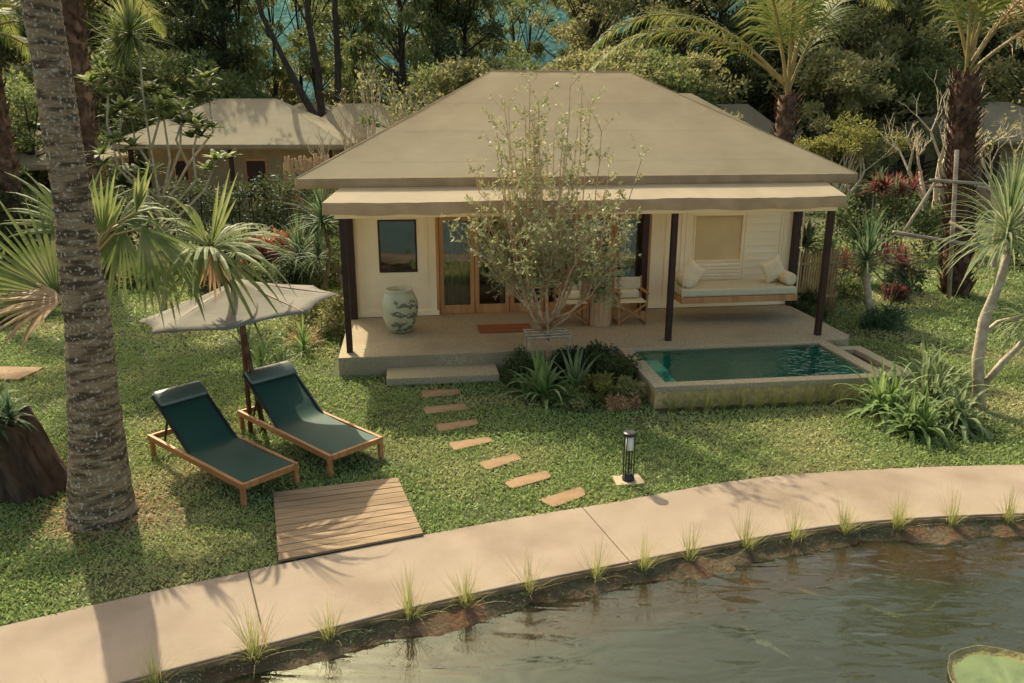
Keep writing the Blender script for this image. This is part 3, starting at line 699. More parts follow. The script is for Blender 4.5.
# ------------------------------------------------------------------ timber platform by the loungers
dk = [(-2.73, 8.08), (-1.36, 8.46), (-.915, 7.17), (-2.26, 6.66)]
pf = thing('deck_platform', 'square timber plank platform between the sun loungers and the garden path', 'deck', (dk[0][0], dk[0][1], 0))
base = Vector(dk[0]); rr = random.Random(2)
for k in range(11):
    t0, t1 = (k + .035) / 11, (k + .965) / 11
    A_, B_ = Vector(dk[0]).lerp(Vector(dk[3]), t0), Vector(dk[1]).lerp(Vector(dk[2]), t0); D_, C_ = Vector(dk[0]).lerp(Vector(dk[3]), t1), Vector(dk[1]).lerp(Vector(dk[2]), t1)
    z = .062 + rr.uniform(-.002, .002)
    m_ = MB().prism([tuple(p - base) for p in (D_, C_, B_, A_)], .035, z); m_.build('plank', M['deckwood'], pf, bevel=.004)
m_ = MB()
for t in (.08, .5, .92):
    p = Vector(dk[0]).lerp(Vector(dk[1]), t) - base; q = Vector(dk[3]).lerp(Vector(dk[2]), t) - base; m_.bar((p.x, p.y, .015), (q.x, q.y, .015), .06, .036)
m_.build('joist', M['bark_dark'], pf)

# ------------------------------------------------------------------ stepping stones
Z3 = lambda x, y: gp(380 + x * .293, 320 + y * .2928, .03)
stones = [[(138, 240), (268, 234), (277, 253), (146, 266)], [(146, 297), (288, 284), (302, 305), (154, 322)], [(188, 355), (326, 338), (340, 356), (200, 383)],
          [(233, 418), (370, 398), (392, 414), (250, 446)], [(333, 487), (462, 455), (488, 474), (365, 513)], [(418, 550), (570, 512), (586, 538), (450, 577)], [(540, 612), (688, 568), (706, 598), (592, 641)]]
names = ['stepping stone farthest up the lawn, just below the step slab', 'second stepping stone below the step slab', 'third stepping stone from the step slab, at the shadow edge',
         'middle stepping stone of the seven in the lawn', 'pale stepping stone, third from the garden path', 'stepping stone second from the garden path', 'brown stepping stone nearest the garden path']
STONEP = []
for s, lab in zip(stones, names):
    w_ = [Vector(Z3(*p)) for p in s]; c = sum(w_, Vector((0, 0))) / 4; rr = random.Random(lab); poly = []
    for a, b in zip(w_, w_[1:] + w_[:1]):
        for i in range(5):
            p = a.lerp(b, i / 5) - c
            if i == 0: p = p * .94
            poly.append(tuple(p * (1 + rr.uniform(-.02, .02))))
    if sum(poly[i][0] * poly[(i + 1) % 20][1] - poly[(i + 1) % 20][0] * poly[i][1] for i in range(20)) < 0: poly = poly[::-1]
    o = MB().prism(poly, -.03, .034).build('stepping_stone', M['stonestep'], bevel=.008); o.location = (c.x, c.y, 0)
    tag(o, lab, 'stepping stone', 'stepping stones across the lawn'); STONEP.append([(p[0] + c.x, p[1] + c.y) for p in poly])

# ------------------------------------------------------------------ lantern bollard
lx, ly = gp(628, 482)
ln = thing('garden_lantern', 'black cage bollard lantern on a small square slab in the lawn', 'lantern', (lx, ly, 0), R(8))
MB().box(-.17, .17, -.13, .13, 0, .035).build('base_slab', M['cop'], ln, bevel=.006)
MB().lathe([(.07, .035), (.075, .045), (.075, .06), (.05, .10), (.048, .12)], n=20).build('base_cap', M['darkmetal'], ln)
MB().lathe([(.072, .60), (.078, .61), (.078, .635), (.06, .645)], n=20).build('top_cap', M['darkmetal'], ln)
for k in range(4):
    t = math.pi / 4 + k * math.pi / 2; c, s = .068 * math.cos(t), .068 * math.sin(t); MB().tube([(c, s, .04), (c, s, .61)], .007, 6).build('cage_bar', M['darkmetal'], ln)
MB().lathe([(.042, .42), (.046, .425), (.046, .60), (.042, .601)], n=18).build('glass_tube', mat('frosted', (.75, .75, .68), (.7, .7, .62), 5, .3), ln, smooth=True)
MB().tube([(0, 0, .10), (0, 0, .42)], .012, 6).build('stem', M['darkmetal'], ln)

# ------------------------------------------------------------------ sun loungers
def lounger(label, x, y, deg, L, W_):
    t = thing('sun_lounger', label, 'sun lounger', (x, y, 0), R(deg), 'sun loungers on the lawn')
    h = .30; th = .075; hw = W_ / 2
    for s in (-1, 1):
        MB().box(0, L, s * hw - .022, s * hw + .022, h - th, h).build('side_rail', M['teak'], t, bevel=.006)
    MB().box(.0, .04, -hw + .023, hw - .023, h - th, h - .004).build('foot_rail', M['teak'], t, bevel=.005)
    MB().box(L - .045, L - .005, -hw + .023, hw - .023, h - th, h - .004).build('head_rail', M['teak'], t, bevel=.005)
    for x_ in (.035, L - .06):
        for s in (-1, 1): MB().bar((x_, s * (hw - .004), 0), (x_, s * (hw - .004), h - th + .01), .055, .05, (1, 0, 0)).build('leg', M['teak'], t, bevel=.006)
    xb = L * .56; ang = R(35); Lb = .96; n = 14
    pts_ = [(.045, h - .002), (xb * .5, h - .014)] + [(xb, h - .004)]
    m_ = MB(); vs = []; prof_ = []
    for i in range(n + 1): u = i / n; prof_.append((.045 + (xb - .045) * u, h - .002 - .018 * math.sin(math.pi * u)))
    for i in range(1, n + 1): u = i / n; prof_.append((xb + Lb * u * math.cos(ang * min(1, .7 + u)), h - .004 + Lb * u * math.sin(ang * min(1, .7 + u)) - .02 * math.sin(math.pi * u)))
    for (px_, pz_) in prof_:
        for k in range(5): v = k / 4 * 2 - 1; vs.append((px_, v * (hw - .03), pz_ - .012 * (1 - v * v)))
    k = len(vs); vs += [(a, b, c - .012) for a, b, c in vs]; m = len(prof_)
    fs = [(5 * i + j, 5 * i + j + 1, 5 * i + j + 6, 5 * i + j + 5) for i in range(m - 1) for j in range(4)]
    fs += [tuple(k + q for q in reversed(f)) for f in fs]; m_.add(vs, fs)
    m_.build('sling', M['sling'], t, smooth=True)
    m_ = MB()
    for s in (-1, 1):
        m_.bar((xb, s * (hw - .035), h - .02), (prof_[-1][0], s * (hw - .035), prof_[-1][1] - .01), .03, .03)
    m_.bar((prof_[-1][0], -hw + .03, prof_[-1][1]), (prof_[-1][0], hw - .03, prof_[-1][1]), .03, .03)
    m_.build('back_frame', M['darkmetal'], t, bevel=.004)
    m_ = MB()
    for s in (-1, 1): m_.bar((L - .30, s * (hw - .05), h - .05), (xb + .62 * Lb * math.cos(ang), s * (hw - .05), h + .6 * Lb * math.sin(ang) - .02), .022, .022)
    m_.build('back_prop', M['darkmetal'], t)
    # headrest roll lying on the upper end
    ux, uz = math.cos(ang), math.sin(ang); cx_, cz_ = prof_[-1][0] - .10 * ux, prof_[-1][1] - .10 * uz; m_ = MB(); ns = 16; vs = []
    for v, r in ((-hw + .035, .5), (-hw + .045, .92), (-hw + .07, 1), (0, 1.0), (hw - .07, 1), (hw - .045, .92), (hw - .035, .5)):
        for q in range(ns):
            a = 2 * math.pi * q / ns; e1, e2 = .125 * r * math.copysign(abs(math.cos(a)) ** .7, math.cos(a)), .038 * r * math.sin(a)
            vs.append((cx_ + ux * e1 - uz * (e2 + .035), v, cz_ + uz * e1 + ux * (e2 + .035)))
    m_.add(vs, [(i * ns + q, i * ns + (q + 1) % ns, (i + 1) * ns + (q + 1) % ns, (i + 1) * ns + q) for i in range(6) for q in range(ns)] + [tuple(reversed(range(ns))), tuple(6 * ns + q for q in range(ns))])
    m_.build('headrest', M['slingroll'], t, smooth=True)
    return t
lounger('dark green sling sun lounger nearest the big palm trunk, left of the umbrella pole', -2.73, 8.07, 140, 2.18, .70)
lounger('dark green sling sun lounger nearer the villa, right of the umbrella pole', -1.90, 8.83, 137, 2.2, .76)

# ------------------------------------------------------------------ umbrella
ux, uy = gp(251, 432)
um = thing('garden_umbrella', 'beige canvas garden umbrella on a wooden pole between the loungers', 'umbrella', (ux, uy, 0))
tip = Vector((.04, -.03, 2.17))
MB().tube([(0, 0, 0), tuple(tip * .5), tuple(tip)], [.034, .032, .028], 10).build('pole', M['polewood'], um, smooth=True)
m_ = MB(); n = 8; rings = 7; sub = 6; RR = 1.26; vs = [tuple(tip + Vector((0, 0, -.01)))]
def rimz(a): return 0.12 * math.cos(a) - .03
for j in range(1, rings + 1):
    for k in range(n * sub):
        a = 2 * math.pi * k / (n * sub) + .2; f_ = (k % sub) / sub; edge = 1 - .13 * math.sin(math.pi * f_) * (j / rings)
        r = RR * (j / rings) * edge; z = -.36 * (j / rings) ** .8 - .035 * math.sin(math.pi * f_) * math.sin(math.pi * j / rings) + rimz(a) * (j / rings)
        vs.append((tip.x + r * math.cos(a), tip.y + r * math.sin(a), tip.z + z))
ns = n * sub; fs = [(0, 1 + k, 1 + (k + 1) % ns) for k in range(ns)]
fs += [(1 + j * ns + k, 1 + (j + 1) * ns + k, 1 + (j + 1) * ns + (k + 1) % ns, 1 + j * ns + (k + 1) % ns) for j in range(rings - 1) for k in range(ns)]
m_.add(vs, fs); cn = m_.build('canopy', M['umb'], um, smooth=True)
sd_ = cn.modifiers.new('thick', 'SOLIDIFY'); sd_.thickness = .004
for k in range(n):
    a = 2 * math.pi * k / n + .2
    MB().bar((tip.x, tip.y, tip.z - .05), (tip.x + 1.2 * math.cos(a), tip.y + 1.2 * math.sin(a), tip.z - .36 + rimz(a)), .016, .02).build('rib', M['polewood'], um)

# ================================================================== vegetation
GR = random.Random(11)
def uvec(rr): 
    v = Vector((rr.gauss(0, 1), rr.gauss(0, 1), rr.gauss(0, 1))); return v.normalized()
def grow(m_, p, d, L, r, depth, rr, tips, spread=.6, up=.15, n=5, k=2, shrink=.72, rs=.62, sides=5, wob=.12):
    p = Vector(p); d = Vector(d).normalized(); pts = [p.copy()]; rad = [r]
    for i in range(n):
        d = (d + uvec(rr) * wob + Vector((0, 0, up)) * .3).normalized(); p = p + d * L / n; pts.append(p.copy()); rad.append(r * (1 - (1 - rs) * (i + 1) / n))
    m_.tube(pts, rad, sides, cap=False)
    if depth == 0: tips.append((p, d)); return
    for j in range(k + (rr.random() < .35)):
        q = uvec(rr); q = (q - d * q.dot(d)).normalized(); nd = (d + q * spread * rr.uniform(.6, 1.3) + Vector((0, 0, up))).normalized()
        s = pts[-1] if j < 2 else pts[-2]
        grow(m_, s, nd, L * shrink * rr.uniform(.75, 1.2), rad[-1] * .8, depth - 1, rr, tips, spread, up, max(2, n - 1), k, shrink, rs, max(3, sides - 1), wob)

def frond(ml, mr, p0, d, L, droop, n=42, ll=.75, lw=.045, hang=.55, rr=GR, bare=.16, r0=.03):
    p = Vector(p0); d = Vector(d).normalized(); N_ = 26; st = L / N_; pts = [p.copy()]; ds = [d.copy()]
    for i in range(N_):
        p = p + d * st; d = (d + Vector((0, 0, -1)) * droop / N_ * (.5 + 1.6 * i / N_)).normalized(); pts.append(p.copy()); ds.append(d.copy())
    mr.tube(pts, [r0 * (1 - .85 * i / N_) + .003 for i in range(N_ + 1)], 5)
    for j in range(n):
        t = bare + (1 - bare) * (j + rr.random() * .5) / n; i = min(N_ - 1, int(t * N_)); q = pts[i].lerp(pts[i + 1], t * N_ - i); dd = ds[i]
        sd = dd.cross(Vector((0, 0, 1))).normalized()
        l_ = ll * (math.sin(math.pi * min(1, .16 + .84 * t) ** .8) ** .7 * .9 + .12)
        for s in (-1, 1):
            ml.ribbon(q, sd * s * 1.0 + dd * (.45 + .6 * t) + Vector((0, 0, rr.uniform(-.1, .35))), l_ * rr.uniform(.85, 1.1), lw, hang * rr.uniform(.8, 1.6) * 2, 3, .2, side=dd)
def fan_leaf(ml, p, axis, nrm, n, spread, L, w_, droop, rr=GR, jit=.1):
    a = Vector(axis).normalized(); nrm = Vector(nrm); nrm = (nrm - a * nrm.dot(a)).normalized(); p = Vector(p)
    for i in range(n):
        t = (i / (n - 1) - .5) * spread; d = Matrix.Rotation(t, 3, nrm) @ a
        sd = nrm.cross(d)
        ml.ribbon(p, d + nrm * (.12 + .1 * rr.random()), L * (1 - .28 * abs(i / (n - 1) - .5) * 2) * rr.uniform(1 - jit, 1 + jit), w_, droop * rr.uniform(.6, 1.4), 7, .3, side=sd,
                  prof=lambda u: (.25 + 1.9 * u if u < .4 else 1.0 - .95 * ((u - .4) / .6) ** 1.3))
def rosette(ml, c, n, L, w_, droop, rr, lo=-.1, hi=1.0, seg=5, fold=.3, axis=(0, 0, 1)):
    ax = Vector(axis).normalized(); q = Vector((1, 0, 0)) if abs(ax.x) < .8 else Vector((0, 1, 0)); e1 = (q - ax * q.dot(ax)).normalized(); e2 = ax.cross(e1)
    for i in range(n):
        a = i * 2.39996 + rr.uniform(-.2, .2); el = lo + (hi - lo) * (i + .5) / n; ce = math.cos(el * math.pi / 2); se = math.sin(el * math.pi / 2)
        d = e1 * math.cos(a) * ce + e2 * math.sin(a) * ce + ax * se
        ml.ribbon(Vector(c) + ax * .10 * el * L, d, L * rr.uniform(.75, 1.1), w_ * rr.uniform(.8, 1.15), droop * rr.uniform(.5, 1.5), seg, fold)

# ------------------------------------------------------------------ big palm trunk in the foreground
bp = thing('palm_tree', 'huge grey palm trunk rising out of the picture beside the sun loungers', 'palm tree', (-4.47, 7.66, 0))
zs = np.arange(0, 8.6, .03); ctr = lambda z: (np.interp(z, [0, .35, 2.19, 3.62, 5.16, 8.6], [-4.33, -4.305, -4.175, -4.15, -4.18, -4.2]), 7.34 + .02 * z)
radf = lambda z: np.interp(z, [0, .12, .35, 1, 2.19, 3.62, 5.16, 8.6], [.385, .345, .315, .262, .213, .165, .162, .15])
n = 56; V_ = []; rr = random.Random(8)
ringph = 0; scars = []
z_ = 0
while z_ < 9: scars.append(z_); z_ += rr.uniform(.05, .10)
lat = np.random.default_rng(4).normal(0, 1, (len(zs) // 3 + 3, n // 2))
for i, z in enumerate(zs):
    cx, cy = ctr(z); r = radf(z)
    for k in range(n):
        a = 2 * math.pi * k / n; tiltz = z + .02 * math.sin(a * 2 + 1)
        ds_ = min(abs(tiltz - s) for s in scars if abs(s - z) < .2)
        q = lat[(i // 3) % lat.shape[0], (k // 2) % lat.shape[1]]
        rr_ = r + .010 * min(1, ds_ / .028) - .008 + .0032 * q + .006 * math.sin(3 * a + z) + .005 * math.sin(7 * a + 5 * z)
        V_.append(((cx + 4.33) * 1.04 - .02 + rr_ * math.cos(a), cy - 7.34 + rr_ * math.sin(a), z - .02))
F_ = [(i * n + k, i * n + (k + 1) % n, (i + 1) * n + (k + 1) % n, (i + 1) * n + k) for i in range(len(zs) - 1) for k in range(n)]
o = npmesh('trunk', np.array(V_), np.array(F_), M['bark_palm'], bp); o.data.polygons.foreach_set('use_smooth', [True] * len(o.data.polygons))
ml, mr = MB(), MB()
for i in range(13):
    a = i * 2.4; frond(ml, mr, (.33, .17, 8.5), (math.cos(a) * .8, math.sin(a) * .8, .9 - .3 * (i % 3)), 3.2, 1.5, 30, .6)
mr.build('frond_stem', M['petiole'], bp); ml.build('frond', M['lf_palm'], bp)

# ------------------------------------------------------------------ fan palms at the left
def px_at(u, v, Y): return Vector(at_y(u, v, Y))
fa = thing('fan_palm', 'fan palm with wide green fans spreading from behind the big palm trunk', 'fan palm', (-5.1, 8.9, 0))
b0 = Vector((-5.1, 8.9, 0)); cen = px_at(88, 262, 9.0)
MB().tube([b0 * 0, (cen - b0) * .5 + Vector((.05, 0, 0)), cen - b0], [.10, .08, .07], 8).build('trunk', M['fiber'], fa, smooth=True)
fans = [((58, 296), 9.0, (-.75, .1, .72), (.5, -.8, .5), 1.25, .2, 2.5), ((62, 300), 8.7, (-.9, -.3, -.15), (0, -.5, 1), 1.1, .8, 2.2), ((103, 240), 9.2, (.05, .2, 1), (.2, -1, .2), .95, .1, 1.0),
        ((142, 228), 9.0, (.5, -.2, -.6), (.5, -1, .25), 1.25, 1.4, 1.3), ((122, 226), 9.2, (-.1, -.3, -.9), (0, -1, .3), 1.05, .3, 1.3), ((136, 212), 9.3, (.35, .1, .9), (0, -1, .2), .6, .1, .45),
        ((118, 225), 9.3, (.8, .3, .5), (0, -.6, 1), .95, 2.4, 1.5), ((78, 235), 9.4, (-.5, .5, .7), (.2, -.6, .8), 1.1, .5, 2.3)]
mp_ = MB()
for i, (pp, Y, ax, nr, L, dr, sp) in enumerate(fans):
    p = px_at(*pp, Y) - b0; ml = MB(); fan_leaf(ml, p, ax, nr, max(6, int(sp * 11)), sp, L, .058, dr * 1.25, jit=.22)
    ml.build('fan', M['lf_fan'] if i not in (1,) else M['lf_dry'], fa)
    c_ = cen - b0; mid = (c_ + p) / 2 + Vector((0, 0, .12)); mp_.tube([c_, mid, p], [.02, .014, .012], 5)
mp_.build('petiole', M['petiole'], fa)
fb = thing('fan_palm', 'slender young palm with drooping blades growing up through the umbrella', 'fan palm', (-3.42, 9.99, 0))
b0 = Vector((-3.42, 9.99, 0)); pts_ = [Vector((0, 0, 0)), px_at(245, 340, 9.95) - b0, px_at(237, 292, 9.8) - b0, px_at(222, 265, 9.65) - b0, px_at(210, 248, 9.55) - b0]
MB().tube(pts_, [.036, .036, .05, .055, .035], 8).build('trunk', M['fiber'], fb, smooth=True)
c_ = pts_[-1]
for i, (ax, nr, L, dr, sp) in enumerate([((.42, .2, 1), (0, -1, .2), 1.0, .1, .36), ((1, -.25, .25), (0, -.35, 1), 1.5, 1.9, .8), ((.75, -.5, -.05), (0, -.5, 1), 1.45, 1.6, .8), ((-.5, -.7, -.5), (.2, -1, .4), 1.05, .9, 1.0), ((-.8, .3, .5), (.4, -.5, .8), 1.0, 1.9, .9),
        ((.3, -.4, -1), (0, -1, .1), .75, .3, 1.1), ((-.5, .2, .8), (.2, -.9, .5), 1.0, 2.2, .5), ((.6, .6, .5), (0, 0, 1), 1.0, 2.4, .9), ((.15, -.9, .1), (0, -.2, 1), 1.2, 2.0, .9), ((-.65, -.6, .15), (0, 0, 1), 1.2, 2.0, .8), ((1, .1, .0), (0, -.2, 1), 1.6, 1.5, .6), ((.7, -.3, -.6), (0, -1, .5), 1.3, .8, .7)]):
    ml = MB(); fan_leaf(ml, c_ + Vector(ax).normalized() * .06, ax, nr, max(4, int(sp * 8)), sp, L, .055, dr, jit=.3); ml.build('fan', M['lf_fan'] if i not in (5,) else M['lf_dry'], fb)

# ------------------------------------------------------------------ stump planter at the far left
sp_ = thing('stump_planter', 'old dark hollow tree stump at the left edge with leafy plants on top', 'stump', (-5.45, 8.22, 0))
m_ = MB(); vs = []; n = 72; rows = 20
for j in range(rows + 1):
    t = j / rows; cx, cy = -.42 * t, -.1 * t; r = .33 - .05 * math.sin(t * 3) + .04 * t
    for k in range(n):
        a = 2 * math.pi * k / n; q = r * (1 + .16 * math.sin(2 * a + 2.1 * t) + .12 * math.sin(7 * a - 2 * t) + .07 * math.sin(13 * a + 3 * t) + .05 * math.sin(23 * a + 5 * t)); top = .07 * math.sin(5 * a) if j == rows else 0
        vs.append((cx + q * math.cos(a), cy + q * math.sin(a), 1.0 * t + top - .02))
for k in range(n): a = 2 * math.pi * k / n; vs.append((-.42 + .22 * math.cos(a), -.1 + .22 * math.sin(a), .97))
for k in range(n): a = 2 * math.pi * k / n; vs.append((-.42 + .2 * math.cos(a), -.1 + .2 * math.sin(a), .75))
fs = [(j * n + k, j * n + (k + 1) % n, (j + 1) * n + (k + 1) % n, (j + 1) * n + k) for j in range(rows + 2) for k in range(n)] + [tuple((rows + 2) * n + k for k in range(n))]
m_.add(vs, fs).build('stump_body', mat('stump_bark', (0.110, 0.070, 0.045), (0.050, 0.033, 0.022), 5, .95, 1.0, 14, stretch=(2.000, 2.000, 0.500)), sp_, smooth=True)
rr = random.Random(5)
for i, (x, y, z) in enumerate(((-.45, -.12, .95), (-.2, -.3, .92), (-.6, -.2, .98), (-.28, -.42, .75), (-.4, .1, 1.05), (-.08, -.2, .98))):
    ml = MB(); rosette(ml, (x, y, z), 34, .34, .05, 1.4, rr, -.1, 1); ml.build('leaf_cluster', M['lf_strapdark'] if i % 2 else M['lf_mid'], sp_)
o = MB().prism([(-.5, -.3), (.45, -.35), (.5, .3), (-.45, .35)], -.02, .06).build('paving_slab', M['stonestep'], bevel=.01); o.location = (-8.5, 12.4, 0)
tag(o, 'flat pinkish slab lying on the lawn at the left edge', 'paving slab')

# ------------------------------------------------------------------ slender many-stemmed tree before the terrace
tx, ty = .61, 12.50
tr = thing('ornamental_tree', 'slender many stemmed tree with small yellowish leaves before the villa doors', 'tree', (tx, ty, 0))
rr = random.Random(31); mb = MB(); tw = MB(); LP, LD = [], []
mb.tube([(0, 0, 0), (.01, 0, .45), (-.01, .01, .8), (0, 0, 1.0)], [.055, .05, .045, .02], 9)
env = lambda z: float(np.interp(z, [1.0, 1.5, 2.0, 2.5, 3.1, 3.7, 4.3, 4.8], [.5, 1.25, 1.6, 1.65, 1.5, 1.35, 1.05, .4]))
tipsT = []
for i in range(104):
    z = rr.choice([rr.uniform(1.35, 2.8), rr.uniform(2.4, 4.75)]); e = env(z) * .95; a = rr.uniform(0, 2 * math.pi); q = e * (rr.random() ** .5) * rr.uniform(.8, 1.08); tipsT.append((q * math.cos(a), q * math.sin(a) * .9, z))
prim = []
for i in range(15):
    a = i * 2 * math.pi / 15 + rr.uniform(-.2, .2); q = rr.uniform(.3, .75); z = rr.uniform(1.25, 1.8); P = Vector((q * math.cos(a), q * math.sin(a), z)); prim.append(P)
    s = Vector((0, 0, rr.uniform(.55, .95))); mid = (s + P) / 2 + Vector((math.cos(a), math.sin(a), -.4)) * .06
    mb.tube([s, mid, P], [.026, .020, .013], 6)
for T in tipsT:
    T = Vector(T); P = min(prim, key=lambda p: (p.xy - T.xy * .42).length + rr.uniform(0, .12))
    mid = P.lerp(T, .5); mid.xy = P.xy.lerp(T.xy, .68) if T.z > 2.6 else P.xy.lerp(T.xy, .5); mid.z = P.z + (T.z - P.z) * .42
    pts_ = []
    for i in range(8): t = i / 7; pts_.append(P * (1 - t) ** 2 + mid * 2 * t * (1 - t) + T * t * t + uvec(rr) * .02 * (0 < i))
    tw.tube(pts_, [.013 * (1 - .75 * i / 7) + .002 for i in range(8)], 4, cap=False)
    dens = 1.0 if T.z < 3.0 else .95
    for i in range(2, 8):
        d = (pts_[i] - pts_[i - 1]).normalized()
        for _ in range(rr.choice([2, 2, 3, 3])):
            q = uvec(rr); q = (q - d * q.dot(d)).normalized(); L = rr.uniform(.14, .44); dd = (d * .8 + q * .9 + Vector((0, 0, .25))).normalized(); e = pts_[i] + dd * L
            tw.tube([pts_[i], pts_[i].lerp(e, .5) + uvec(rr) * .01, e], [.004, .003, .002], 3, cap=False)
            for s in range(int(rr.uniform(6, 14) * dens)):
                t = rr.uniform(.25, 1.05); LP.append(pts_[i].lerp(e, t) + uvec(rr) * .012); LD.append(dd * .6 + uvec(rr) * .9 + Vector((0, 0, .1)))
mb.build('trunk', M['bark_rust'], tr, smooth=True); tw.build('branches', M['bark_rust'], tr)
rng = np.random.default_rng(2); nL = len(LP); V_, F_ = leaf_arrays(np.array(LP), np.array(LD), rng.uniform(.05, .105, nL), rng.uniform(.022, .04, nL), rng, .4)
npmesh('leaves', V_, F_, M['lf_small'], tr)
# low prop frame round the stem
pr = thing('tree_prop', 'low square frame of thin poles propping the slender tree stem', 'tree prop', (tx - .02, ty - .08, 0), VA)
for x in (-.33, .33):
    for y in (-.2, .22): MB().tube([(x * 1.03, y * 1.05, 0), (x, y, .74)], .02, 7).build('leg', M['propwood'], pr, smooth=True)
m_ = MB()
for y in (-.22, -.06, .1, .24): m_.tube([(-.38, y, .72 + .02 * (y > 0)), (.38, y + .02, .73)], .018, 7)
for x in (-.33, .33): m_.tube([(x, -.26, .69), (x, .28, .69)], .017, 7)
m_.build('crossbars', M['propwood'], pr, smooth=True)
m_ = MB().tube([(-.07, -.02, .76), (.07, .02, .77)], .03, 7).tube([(-.02, -.07, .77), (.03, .08, .76)], .025, 7); m_.build('tie', M['propwood'], pr)

# ------------------------------------------------------------------ small plants
def shrub(label, x, y, r, h, m, L=.07, W=.035, dens=1.0, name='shrub', cat='shrub', group=None, seed=0, ncl=16, flat=.8, lo=.1):
    t = thing(name, label, cat, (x, y, 0), 0, group); rr = random.Random(seed + int(x * 100)); cl = []; st_ = MB()
    for i in range(ncl):
        a = rr.uniform(0, 6.283); q = r * rr.random() ** .5 * .85; z = h * rr.uniform(lo, .88) * (1 - .3 * (q / r) ** 2); cl.append((q * math.cos(a), q * math.sin(a), z, r * rr.uniform(.26, .42)))
        st_.tube([(q * .15 * math.cos(a), q * .15 * math.sin(a), 0), (q * .6 * math.cos(a), q * .6 * math.sin(a), z * .55), (q * math.cos(a), q * math.sin(a), z)], [.012, .009, .005], 4, cap=False)
    st_.build('stem', M['bark'], t); leaf_cloud('foliage', cl, int(110 * dens), L, W, m, t, seed + 5, flat=flat); return t
def strap_plant(label, x, y, n, L, w_, m, droop=1.2, name='strap_plant', cat='plant', group=None, z=0, seed=0, lo=.15, hi=1.0, heads=1, sp=.1, seg=7):
    t = thing(name, label, cat, (x, y, z), 0, group); rr = random.Random(seed + int(x * 50)); ml = MB()
    for h_ in range(heads):
        a = h_ * 2.4; q = sp * (h_ > 0) * rr.uniform(.7, 1.2); rosette(ml, (q * math.cos(a), q * math.sin(a), 0), n, L, w_, droop, rr, lo, hi, seg)
    ml.build('leaves', m, t); return t
def tuft(label, x, y, n, L, z=0, m=None, group=None, seed=0, w_=.006, spread=.35, name='grass_tuft'):
    rr = random.Random(seed); ml = MB()
    for i in range(n):
        a = rr.uniform(0, 6.283); s = abs(rr.gauss(0, spread)); b = (rr.gauss(0, .02), rr.gauss(0, .02), 0)
        ml.ribbon(b, (math.cos(a) * s, math.sin(a) * s, 1), L * rr.uniform(.35, 1.05), w_ * rr.uniform(.7, 1.3), rr.uniform(.1, 1.1), 5, .2)
    o = ml.build(name, m or M['lf_tuft']); o.location = (x, y, z); tag(o, label, 'grass tuft', group); return o
# tufts along the water edge
tpx = [(85, 683), (169, 668), (262, 651), (334, 633), (412, 616), (467, 604), (529, 592), (594, 575), (642, 567), (686, 557), (741, 545), (790, 540), (841, 534), (897, 532), (944, 522), (999, 520)]
G1 = 'grass tufts along the pond edge of the path'
side = {0: 'grass tuft at the bottom left corner, where the path leaves the picture', 15: 'rightmost grass tuft on the pond edge of the path'}
ords = ['first', 'second', 'third', 'fourth', 'fifth', 'sixth', 'seventh', 'eighth', 'ninth', 'tenth', 'eleventh', 'twelfth', 'thirteenth', 'fourteenth', 'fifteenth', 'sixteenth']
for i, (u, v) in enumerate(tpx):
    x, y = gp(u, v, -.1); y = min(y, lo_y(x) - .045); big = [24, 30, 60, 32, 46, 50, 28, 30, 36, 34, 44, 34, 50, 60, 34, 40][i]; H_ = [.3, .36, .46, .42, .46, .42, .4, .42, .40, .42, .42, .42, .42, .42, .40, .38][i]
    tuft(side.get(i, '%s %s grass tuft from the left along the pond edge' % (ords[i], 'dense' if big > 44 else 'thin')), x, y, int(big * 2.3), H_ * 1.25, -.07, None, G1, 40 + i, .0046, .55 if big < 45 else .62)
    # a few sprawling blades round it
G2 = 'grass tufts along the front wall of the pool'
for i in range(13):
    x, y = v2w(4.82 + i * .262, -2.50 - .02 * (i % 3))
    tuft('%s arching grass tuft from the left against the front pool wall' % ords[i], x, y, [100, 80, 120, 90, 130, 96, 110, 80, 116, 90, 96, 70, 80][i], .46, 0, None, G2, 80 + i, .0065, .75)
# bed between tree and pool
shrub('dark shrub at the left end of the bed, beside the step slab', .16, 12.05, .40, .58, M['lf_hedge'], .06, .03)
shrub('dark shrub behind the tree prop, against the terrace edge', .62, 12.05, .30, .42, M['lf_dark'], .06, .03)
shrub('large dark green shrub between the tree prop and the pool', 1.22, 12.15, .48, .72, M['lf_dark'], .07, .035, 1.5)
shrub('green shrub against the left pool coping', 1.62, 11.78, .38, .68, M['lf_hedge'], .06, .03, 1.3)
shrub('yellow variegated bush in the bed before the pool corner', 1.34, 11.22, .24, .42, M['lf_yellow'], .09, .03, .8, seed=3)
shrub('yellow green bush touching the left front pool corner', 1.74, 11.12, .24, .40, M['lf_olive'], .08, .03, .9, seed=4)
shrub('low reddish brown dry plant at the foot of the pool corner', 1.68, 10.85, .24, .20, M['lf_dry'], .08, .015, .6, seed=5)
shrub('low leafy shrub at the front of the bed below the broad-leaved lily', .85, 10.95, .34, .30, M['lf_mid'], .06, .03, .9, seed=6)
strap_plant('broad-leaved lily with light green leaves in front of the tree prop', .52, 11.2, 24, .78, .085, M['lf_strap'], 1.6, 'lily_plant', seed=1, heads=2, sp=.15)
strap_plant('blue green broad-leaved lily standing upright between two shrubs', .98, 11.45, 18, .75, .08, M['lf_blue'], .7, 'lily_plant', seed=2, lo=.35)
strap_plant('small pale lily at the left front of the bed', .20, 11.45, 14, .45, .05, M['lf_blue'], 1.4, 'lily_plant', seed=3)
